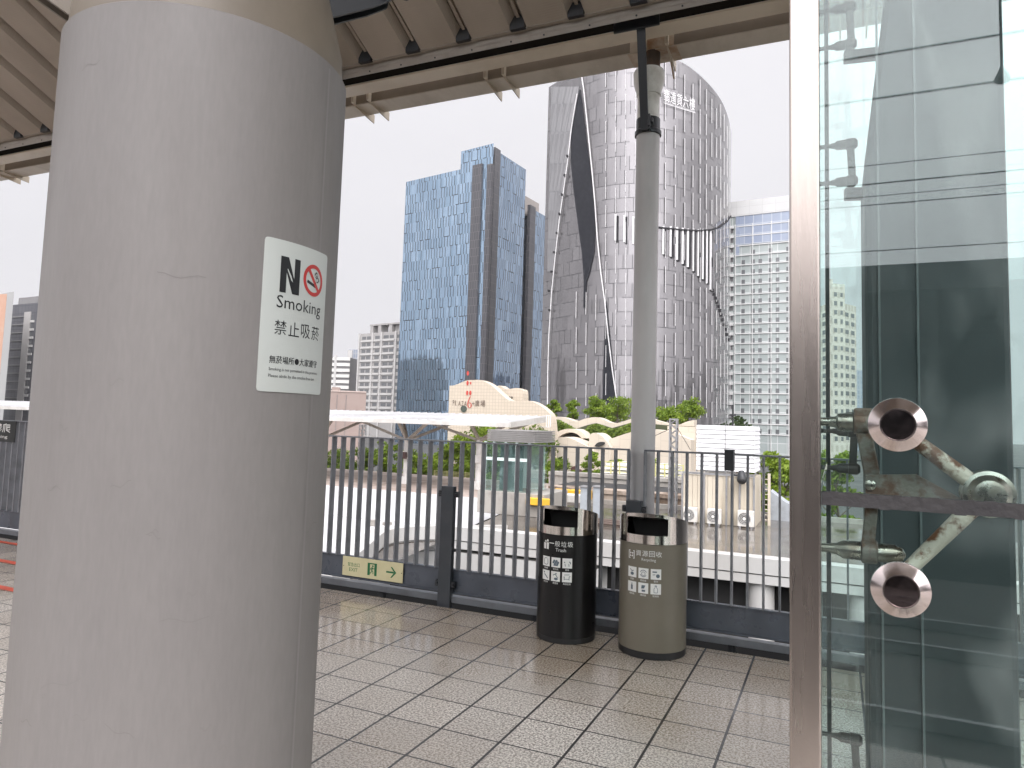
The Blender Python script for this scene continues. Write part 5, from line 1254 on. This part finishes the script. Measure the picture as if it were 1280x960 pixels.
for k in range(len(allp)): mb.face([allp[k], allp[(k+1) % len(allp)], cen], 1)
skin = mb
def onw(px, py, off=.35):      # point on the tower skin, off metres proud
    d = ray(px, py); best = None
    for k in range(len(pts)-1):
        ax_, ay_, bx_, by_ = pts[k][0], pts[k][1], pts[k+1][0], pts[k+1][1]; ex, ey = bx_-ax_, by_-ay_
        den = d.x*ey-d.y*ex
        if abs(den) < 1e-9: continue
        t_ = (ax_*ey-ay_*ex)/den; f = (d.x*ay_-d.y*ax_)/-den if False else ((ax_*d.y-ay_*d.x)/den)
        if t_ > 0 and -.02 <= f <= 1.02 and (best is None or t_ < best[0]):
            L = math.hypot(ex, ey); best = (t_, Vector((ey/L, -ex/L, 0)))
    if best is None:
        j = 0 if px < 800 else -1; t_ = pts[j][1]/d.y; best = (t_, Vector((0, -1, 0)))
    return Vector((0, 0, EYE))+d*best[0]+best[1]*off
def patch(mb, rows, off=.3, m=0):     # rows of (y, x0, x1) down the skin
    g = [[onw(x0+(x1-x0)*k/4, y, off) for k in range(5)] for y, x0, x1 in rows]; h = [[onw(x0+(x1-x0)*k/4, y, -.3) for k in range(5)] for y, x0, x1 in rows]
    for r0, r1 in zip(g[:-1], g[1:]):
        for k in range(4): mb.face([r1[k], r1[k+1], r0[k+1], r0[k]], m)
    for s in (0, 4):
        for r0, r1, q0, q1 in zip(g[:-1], g[1:], h[:-1], h[1:]): mb.face([r0[s], r1[s], q1[s], q0[s]], m)
mb = MB(); patch(mb, [(112, 725.2, 725.8), (130, 721.5, 728.5), (170, 714.5, 733), (205, 714.5, 737.5), (240, 718, 741.5), (270, 722, 744.5), (290, 724.5, 744.5), (315, 728, 743.5), (340, 730, 738), (352, 730.5, 734), (385, 730, 731.6)]); mb.build('dark_slit', gdark, gt)
mb = MB(); patch(mb, [(376, 757.8, 758.4), (420, 756, 763), (460, 754.5, 767), (500, 753.5, 771), (525, 753, 774)], .25); mb.build('dark_slit', gdark, gt)
def fin(mb, path_, w, off=.5):
    for a, b in zip(path_[:-1], path_[1:]):
        p, q = onw(*a, off), onw(*b, off); mb.bar(p, q, w, .35, (0, -1, 0))
mb = MB(); lx_ = lambda y: 688.6-(y-105)*.021
patch(mb, [(y, lx_(y)+.6, x1) for y, x1 in ((108.4, 724), (130, 720.5), (165, 714.5), (205, 709.8), (240, 705), (300, 697.5), (340, 693))], .12); mb.build('reflection_facet', gpl, gt)  # paler panels put this facet's whitish reflection into the colour
mb = MB(); fin(mb, [(728, 92), (731, 112), (735, 150), (739, 190), (742, 220), (745, 255), (748, 300), (752, 340), (757, 378), (761, 420), (766, 462), (771, 497), (774, 525)], .24); mb.build('edge_trim', gwhite, gt)
mb = MB(); fin(mb, [(723, 118), (716, 160), (711.5, 200), (706, 240), (701, 275), (696, 320), (691.5, 365), (688, 420), (686.5, 470), (686.2, 520)], .24); mb.build('edge_trim', gwhite, gt)
for k in range(9):
    y = 196+k*24; x = 712-(y-196)*.135 if y < 365 else 691-(y-365)*.04
    if x < 687.5: x = 687.5
    c = onw(x, y, .9); mb = MB(); mb.box(c.x-.22, c.x+.22, c.y-.4, c.y+.4, c.z-.3, c.z+.3); mb.build('maintenance_bracket', gdk, gt)
# staggered white vertical fins
mb = MB(); px = 697.; j = 0
while px < 913:
    off_ = (j*37) % 29; y = topy(px)+4+off_*.6
    while y < 520:
        L = 25+(j*13) % 9; inslit = (708 < px < 746 and y < 345) or (px < 716)
        if not inslit:
            a, b = onw(px, y, .3), onw(px-.02*L*(960-px)/300, min(y+L, 522), .3)
            mb.bar(a, b, .10, .3, (0, -1, 0))
        y += L+5+(j*7) % 8
    Yl = 190; w = 12.2 if px < 840 else max(3.2, 12.2-(px-840)*.13); px += w; j += 1
skin.v, n0_ = skin.v+mb.v, len(skin.v); skin.f += [[i+n0_ for i in f_] for f_ in mb.f]; skin.m += [2]*len(mb.f); skin.uv += mb.uv
skin.build('curtain_wall', [gp, flat, gwhite], gt, smooth=40)
# row of deep fins and the shell edge above them
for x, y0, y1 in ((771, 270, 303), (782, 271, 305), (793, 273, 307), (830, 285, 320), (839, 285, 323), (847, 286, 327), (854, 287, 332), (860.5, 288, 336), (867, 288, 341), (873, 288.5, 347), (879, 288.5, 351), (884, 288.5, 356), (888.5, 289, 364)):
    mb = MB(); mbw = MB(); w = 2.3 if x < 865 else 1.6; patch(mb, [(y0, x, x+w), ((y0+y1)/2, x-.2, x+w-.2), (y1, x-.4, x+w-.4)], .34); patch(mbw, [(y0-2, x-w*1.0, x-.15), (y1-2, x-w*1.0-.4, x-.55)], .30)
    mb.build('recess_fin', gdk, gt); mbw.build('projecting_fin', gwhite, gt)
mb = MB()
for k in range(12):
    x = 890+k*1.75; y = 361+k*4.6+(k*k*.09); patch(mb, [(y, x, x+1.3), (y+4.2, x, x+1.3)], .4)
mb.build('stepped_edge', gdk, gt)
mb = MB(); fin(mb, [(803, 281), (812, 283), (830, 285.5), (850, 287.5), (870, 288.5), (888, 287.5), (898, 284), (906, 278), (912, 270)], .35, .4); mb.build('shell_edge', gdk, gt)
# rooftop sign of the grey tower
s0_, s1_ = onw(828, 131, 1.0), onw(866, 143, 1.0)
A = Art()
for k, ch in enumerate('翡達貨大樓'): A.text(ch, .0+.2*k, .175+.2*k, .16, 1.0) if k != 3 else A.text('六', .0+.2*k, .175+.2*k, .16, .95)
A.rect(0, .0, 1, .03)
for k in range(26): A.rect(k/26, .03, k/26+.012, .14)
hs = (onw(828, 113, 1.).z-s0_.z)*1.0
A.build('sign_lettering', gwhite, lambda x, y, l: s0_.lerp(s1_, x)+Vector((0, -.05*l, y*hs)), gt)

# ---- generic apartment block with real windows
winglass = M('window_glass', (.12, .125, .13), .15, spec=.8, dirt=(.09, .095, .10), dscale=.4)
def block(name, label, px0, px1, pyt0, Y0, Y1, wallm, cols, rows, fl, group=None, depth=18, winw=.55, winh=.5, ptop=1.2, frame=None, face=None):
    """block whose front runs from (px0,Y0) to (px1,Y1); windows are parts"""
    a = P(px0, pyt0, Y0); b0 = P(px1, pyt0, Y1); b = Vector((b0.x, b0.y, a.z)); zt_ = a.z
    d = (b-a); d.z = 0; L = d.length; d.normalize(); n = Vector((d.y, -d.x, 0)); n = n if n.y < 0 else -n
    t = thing(name, label, 'building', ((a.x+b.x)/2, (a.y+b.y)/2, GZ), group)
    mb = MB(); a_, b_ = Vector((a.x, a.y, 0)), Vector((b.x, b.y, 0)); mb.tower([a_, b_, b_-n*depth, a_-n*depth], GZ, zt_, 0, 1); mb.build('wall', [wallm, flat], t)
    return t, a_, d, n, L, zt_
def windows(t, a_, d, n, L, zt_, cols, rows, fl, ptop, winh, mat=None, framem=None, zmin=-4):
    """cols = list of (start, end) fractions of the front"""
    proto = {}
    for r_ in range(rows):
        z1 = zt_-ptop-r_*fl; z0 = z1-winh
        if z0 < zmin: break
        for c_ in cols:
            p, q = a_+d*L*c_[0], a_+d*L*c_[1]
            key = c_
            if key not in proto:
                mb = MB(); mb.tower([p+n*.05, q+n*.05, q-n*.2, p-n*.2], z0, z1, 0, 0); o = mb.build('window', mat or winglass, t); proto[key] = (o, z0)
            else:
                o, zz = proto[key]; c = o.copy(); col.objects.link(c); c.parent = t; c.location = (0, 0, z0-zz)
def bands(t, a_, d, n, L, zt_, rows, fl, ptop, h, out, mat, f0=0, f1=1, zmin=-5, name='floor_band'):
    proto = None
    for r_ in range(rows):
        z1 = zt_-ptop-r_*fl
        if z1 < zmin: break
        if proto is None:
            p, q = a_+d*L*f0, a_+d*L*f1; mb = MB(); mb.tower([p+n*out, q+n*out, q-n*.1, p-n*.1], z1-h, z1, 0, 0); o = mb.build(name, mat, t); proto = (o, z1)
        else:
            c = proto[0].copy(); col.objects.link(c); c.parent = t; c.location = (0, 0, z1-proto[1])
aptgrey = M('apartment_grey', (.36, .345, .335), .7, dirt=(.28, .27, .26), dscale=.12)
aptlight = M('apartment_light', (.50, .49, .475), .7, dirt=(.40, .39, .38), dscale=.12)
aptdark = M('apartment_dark', (.17, .165, .165), .7, dirt=(.12, .12, .125), dscale=.15)
# grey apartment left of the blue tower
t, a_, d, n, L, zt_ = block('apartment_block', 'grey apartment block with open roof frame left of the blue tower', 449.5, 512, 417.5, 300, 292, aptgrey, 0, 0, 3, depth=16)
fl = 3.38
windows(t, a_, d, n, L, zt_, [(.06, .14), (.16, .24), (.33, .42), (.50, .60), (.62, .70), (.76, .84), (.86, .93)], 12, fl, 1.6, 1.6)
bands(t, a_, d, n, L, zt_, 12, fl, 3.5, .95, .5, aptlight, .04, .44, name='balcony'); bands(t, a_, d, n, L, zt_, 12, fl, 3.5, .95, .5, aptlight, .48, .72, name='balcony')
for f in (.0, .28, .46, .74, .97):
    p, q = a_+d*L*f, a_+d*L*(f+.025); mb = MB(); mb.tower([p+n*.7, q+n*.7, q-n*.1, p-n*.1], GZ, zt_+.2, 0, 0); mb.build('pier', aptlight, t)
zc = P(465, 405.5, 298).z
for f in (.22, .38, .60, .80, .97):
    p, q = a_+d*L*f, a_+d*L*(f+.06); mb = MB(); mb.tower([p, q, q-n*5, p-n*5], zt_, zc-.8, 0, 0); mb.build('roof_post', aptgrey, t)
mb = MB(); p, q = a_+d*L*.21, a_+d*L*1.03; mb.tower([p+n*.2, q+n*.2, q-n*6, p-n*6], zc-.8, zc, 0, 0); mb.build('roof_frame', aptgrey, t)
mb = MB(); p, q = a_+d*L*.62, a_+d*L*.98; mb.tower([p-n*2, q-n*2, q-n*6, p-n*6], zt_, zc-.81, 0, 0); mb.build('roof_room', aptgrey, t)
# bluish block
bluish = facade('bluish_tile', (.22, .25, .31), (.27, .30, .36), (.38, .39, .41), 1.6, 2.6, .22, .35, offset=0)
t, a_, d, n, L, zt_ = block('apartment_block', 'narrow bluish block with pale edge between the white and grey apartments', 436, 449, 437, 330, 330, bluish, 0, 0, 3, depth=14)
p, q = a_-d*.3+d*L*.0, a_+d*L*.38; mb = MB(); mb.tower([p+n*.5, q+n*.5, q-n*.1, p-n*.1], GZ, zt_-.3, 0, 0); mb.build('corner_pier', aptlight, t)
# banded white block
t, a_, d, n, L, zt_ = block('apartment_block', 'white banded apartment block just right of the round column', 395, 438, 446, 300, 306, aptdark, 0, 0, 3, depth=14)
bands(t, a_, d, n, L, zt_, 9, 3.0, .0, 1.65, .5, M('band_white', (.66, .65, .62), .7)); 
mb = MB(); p, q = a_+d*L*.55, a_+d*L*.62; mb.tower([p+n*.7, q+n*.7, q, p], GZ, zt_+1.2, 0, 0); mb.build('pier', aptlight, t)
# low brown building
brown = M('brown_wall', (.30, .232, .205), .75, dirt=(.26, .19, .165), dscale=.3)
t, a_, d, n, L, zt_ = block('brown_building', 'low pinkish brown windowless building behind the left end of the white canopy', 395, 458, 488.5, 118, 124, brown, 0, 0, 3, depth=20)
for f in (.42, .60): 
    p, q = a_+d*L*f, a_+d*L*(f+.008); mb = MB(); mb.tower([p+n*.1, q+n*.1, q, p], GZ, zt_-.6, 0, 0); mb.build('downpipe', aptdark, t)
mb = MB(); p, q = a_+d*L*.30, a_+d*L*.46; mb.tower([p-n*2, q-n*2, q-n*8, p-n*8], zt_, zt_+1.0, 0, 0); mb.build('roof_room', brown, t)
mb = MB(); p = a_; q = a_+d*L; mb.tower([p+n*.15, q+n*.15, q-n*.3, p-n*.3], zt_-.02, zt_+.25, 0, 0); mb.build('coping', M('coping', (.45, .36, .32), .7), t)
# right hand green glass apartment
ggl = facade('green_glass', (.42, .46, .445), (.34, .385, .375), (.66, .67, .67), 2.9, 3.3, .10, .25, offset=0, keep=1., dirt=(.20, .24, .24), spec=.7)
t, a_, d, n, L, zt_ = block('green_apartment_tower', 'pale green glazed apartment tower with white floor lines right of the grey tower', 905, 1002, 254, 246, 244, ggl, 0, 0, 3, depth=5)
wh2 = M('apartment_white', (.66, .66, .65), .6, dirt=(.56, .56, .55), dscale=.2)
bands(t, a_, d, n, L, zt_, 22, 3.3, 8.6, .32, .35, wh2, .16, 1.)
mb = MB(); p, q = a_, a_+d*L; mb.tower([p+n*.4, q+n*.4, q-n*.2, p-n*.2], zt_-5.2, zt_+.01, 0, 0); mb.build('parapet', facade('parapet_panel', (.62, .62, .61), (.58, .58, .575), (.5, .5, .49), 4.2, 2.6, .06, .6, offset=0), t)
bbl = facade('blue_band', (.30, .35, .45), (.24, .29, .40), (.5, .53, .58), 2.9, 3.3, .12, .2, offset=0, spec=.8)
mb = MB(); p, q = a_+d*L*.16, a_+d*L; mb.tower([p+n*.2, q+n*.2, q-n*.1, p-n*.1], zt_-15, zt_-5.21, 0, 0); mb.build('blue_glazing', bbl, t)
mb = MB(); p, q = a_+d*L*.16, a_+d*L*.21; mb.tower([p+n*.35, q+n*.35, q-n*.1, p-n*.1], zt_-18.5, zt_-5.22, 0, 0); mb.build('blue_glazing', bbl, t)
for c in range(7):
    f = .24+c*.11; f += .02*(c % 2)
    windows(t, a_, d, n, L, zt_, [(f, f+.045)], 20, 3.3, 17.0+(.0 if c % 2 else 3.3), 1.9)
windows(t, a_, d, n, L, zt_, [(.03, .13)], 22, 3.3, 8.9, 1.9, mat=M('balcony_recess', (.16, .155, .16), .6))
bands(t, a_, d, n, L, zt_, 22, 3.3, 8.4, .9, .8, wh2, .02, .14, name='balcony')
for f in (.155, .38, .62, .84): p, q = a_+d*L*f, a_+d*L*(f+.008); mb = MB(); mb.tower([p+n*.42, q+n*.42, q, p], GZ, zt_-8, 0, 0); mb.build('mullion', wh2, t)
# beige towers seen through the lift glass
beige = facade('beige_brick', (.44, .40, .345), (.36, .32, .28), (.54, .50, .44), 2.1, 3.1, .5, .6, offset=.5, dirt=(.36, .32, .27))
t, a_, d, n, L, zt_ = block('beige_tower', 'tall beige apartment tower seen through the lift glass', 1020, 1056, 352, 262, 270, beige, 0, 0, 3, depth=12)
windows(t, a_, d, n, L, zt_, [(.1, .2), (.35, .45), (.62, .72), (.84, .92)], 22, 3.1, 3., 1.5)
bands(t, a_, d, n, L, zt_, 22, 3.1, 4.9, .5, .35, M('beige_trim', (.52, .48, .42), .7), .28, .52, name='balcony')
mb = MB(); p, q = a_+d*L*.45, a_+d*L*.8; mb.tower([p-n*3, q-n*3, q-n*8, p-n*8], zt_, zt_+2.2, 0, 0); mb.build('roof_room', beige, t)
t, a_, d, n, L, zt_ = block('beige_tower', 'lower beige apartment wing right behind the first seen through the lift glass', 1054, 1070, 379, 274, 282, beige, 0, 0, 3, depth=12)
windows(t, a_, d, n, L, zt_, [(.15, .4), (.6, .85)], 20, 3.1, 3., 1.5)
t, a_, d, n, L, zt_ = block('distant_block', 'pale distant block low behind the beige towers', 1064, 1112, 462, 420, 430, bluish, 0, 0, 3, depth=12)
# towers at the far left
stripe = thing('striped_tower', 'pale tower with an orange stripe at the far left edge', 'building', (P(5, 500, 150).x, 150, GZ))
a, b = P(-60, 366, 158), P(17.8, 364.5, 150); mb = MB(); mb.tower([Vector((a.x, a.y, 0)), Vector((b.x, b.y, 0)), Vector((b.x*164/150-1, b.y+14, 0)), Vector((a.x, a.y+14, 0))], GZ, b.z, 0, 1)
lightw = M('tower_light', (.33, .33, .325), .7, dirt=(.36, .36, .355), dscale=.15); mb.build('wall', [lightw, flat], stripe)
a, b = P(-25, 400, 150.0), P(5.2, 400, 150.6); mb = MB(); mb.tower([Vector((a.x, a.y+.9, 0)), Vector((b.x, b.y+.15, 0)), Vector((b.x, b.y+2, 0)), Vector((a.x, a.y+3, 0))], GZ, P(3, 366, 150).z-.3, 0, 0); mb.build('orange_stripe', M('orange_tile', (.46, .27, .19), .7, dirt=(.5, .36, .28), dscale=.2), stripe)
dg = facade('dark_grey_tile', (.060, .060, .070), (.08, .08, .09), (.035, .035, .04), 2.4, 3.2, .12, .6, offset=0, dirt=(.09, .09, .10))
t, a_, d, n, L, zt_ = block('dark_grey_tower', 'dark grey apartment tower at the far left behind the striped one', 12, 60, 381.5, 180, 178, dg, 0, 0, 3, depth=18)
mb = MB(); p, q = a_+d*L*.16, a_+d*L*1.; mb.tower([p-n*1, q-n*1, q-n*9, p-n*9], zt_, P(25, 372, 180).z, 0, 0); mb.build('roof_room', aptdark, t)
mb = MB(); p, q = a_+d*L*.44, a_+d*L*.60; mb.tower([p+n*.4, q+n*.4, q, p], GZ, zt_-3.5, 0, 0); mb.build('pier', aptgrey, t)
windows(t, a_, d, n, L, zt_, [(.555, .60), (.615, .66)], 11, 3.3, 5., 1.7); bands(t, a_, d, n, L, zt_, 11, 3.3, 7.0, .9, .35, aptlight, .55, .70, name='balcony')
bands(t, a_, d, n, L, zt_, 11, 3.3, 4.9, .5, .35, aptdark, .10, .43)

mb = MB(); r9 = random.Random(3)
for k in range(34):
    x = -520+k*30+r9.uniform(-8, 8); wdt = r9.uniform(14, 30); h_ = r9.uniform(12, 34) if k % 5 else r9.uniform(36, 58); y = -r9.uniform(150, 260)
    mb.tower([(x, y, 0), (x+wdt, y, 0), (x+wdt, y-16, 0), (x, y-16, 0)], GZ, h_, 0, 1)
for k in range(16):
    y = -60+k*45; x = 270+r9.uniform(0, 60); h_ = r9.uniform(25, 70); mb.tower([(x, y, 0), (x+20, y, 0), (x+20, y+30, 0), (x, y+30, 0)], GZ, h_, 0, 1)
o = mb.build('city_skyline', [facade('city_wall', (.16, .155, .15), (.07, .07, .075), (.24, .235, .23), 3.5, 3.2, .5, .5, offset=0), flat]); tag(o, 'far mass of city blocks all around mirrored in the glass towers', 'city'); struct(o, 'stuff')

hm_ = bpy.data.materials.new('rain_haze'); hm_.use_nodes = True; ht = hm_.node_tree; ht.nodes.remove(ht.nodes['Principled BSDF'])
pv = N(ht, 'ShaderNodeVolumePrincipled'); pv.inputs['Color'].default_value = (.93, .93, .96, 1); pv.inputs['Density'].default_value = .00015; pv.inputs['Anisotropy'].default_value = .2
ht.links.new(pv.outputs[0], ht.nodes['Material Output'].inputs['Volume'])
mb = MB(); mb.box(-920, 920, -720, 1120, GZ-1, 130); o = mb.build('haze', hm_); tag(o, 'thin rain haze filling the air between the towers', 'haze'); struct(o, 'stuff'); o.display_type = 'WIRE'

# ------------------------------------------------------------------ sky, sun
w = bpy.data.worlds.new('World'); sc.world = w; w.use_nodes = True
t = w.node_tree; bg = t.nodes['Background']
SUN_EL, SUN_AZ = R(46), R(150)       # sun behind the cloud, behind the camera and to the right
sky = N(t, 'ShaderNodeTexSky'); sky.sky_type = 'NISHITA'; sky.sun_disc = False
sky.sun_elevation = SUN_EL; sky.sun_rotation = SUN_AZ; sky.dust_density = 6; sky.air_density = 1.; sky.ozone_density = 1
tc = N(t, 'ShaderNodeTexCoord'); sp_ = N(t, 'ShaderNodeSeparateXYZ'); t.links.new(tc.outputs['Generated'], sp_.inputs[0])
# overcast layer: three times brighter overhead than at the horizon, brighter round the hidden sun
zen = math_(t, 'MULTIPLY_ADD', math_(t, 'MAXIMUM', sp_.outputs[2], 0.), .3, 1.)
sdir = Vector((math.sin(SUN_AZ)*math.cos(SUN_EL), math.cos(SUN_AZ)*math.cos(SUN_EL), math.sin(SUN_EL)))
dt = N(t, 'ShaderNodeVectorMath', operation='DOT_PRODUCT'); t.links.new(tc.outputs['Generated'], dt.inputs[0]); dt.inputs[1].default_value = sdir
glow = math_(t, 'POWER', math_(t, 'MULTIPLY_ADD', dt.outputs['Value'], .5, .5), 5.)
cl = noise(t, coords(t, 'Generated', (1, 1, 2.5)), 1.6, 5, .55)
lum = math_(t, 'MULTIPLY', math_(t, 'ADD', zen, math_(t, 'MULTIPLY', glow, 6.)), math_(t, 'MULTIPLY_ADD', cl, .16, .92))
oc = mixc(t, 1., (9.4, 9.25, 9.6), (1, 1, 1), 'MULTIPLY')
cmb = N(t, 'ShaderNodeVectorMath', operation='SCALE'); t.links.new(oc, cmb.inputs[0]); t.links.new(lum, cmb.inputs['Scale'])
fin_ = mixc(t, .06, cmb.outputs[0], sky.outputs[0])
t.links.new(fin_, bg.inputs[0]); bg.inputs[1].default_value = .1
sl = bpy.data.lights.new('sun', 'SUN'); sl.energy = 1.0; sl.angle = R(24); sl.color = (1, .96, .91)
so = bpy.data.objects.new('sun', sl); col.objects.link(so); so.rotation_euler = (-sdir).to_track_quat('-Z', 'Y').to_euler(); so.location = (0, -20, 40)

sc.view_settings.view_transform = 'Standard'; sc.view_settings.look = 'None'; sc.view_settings.exposure = -.22; sc.view_settings.gamma = 1
sc.cycles.max_bounces = 8; sc.cycles.transparent_max_bounces = 12; sc.cycles.glossy_bounces = 5; sc.cycles.diffuse_bounces = 4
sc.cycles.use_denoising = True; sc.cycles.caustics_reflective = False; sc.cycles.caustics_refractive = False
sc.render.film_transparent = False
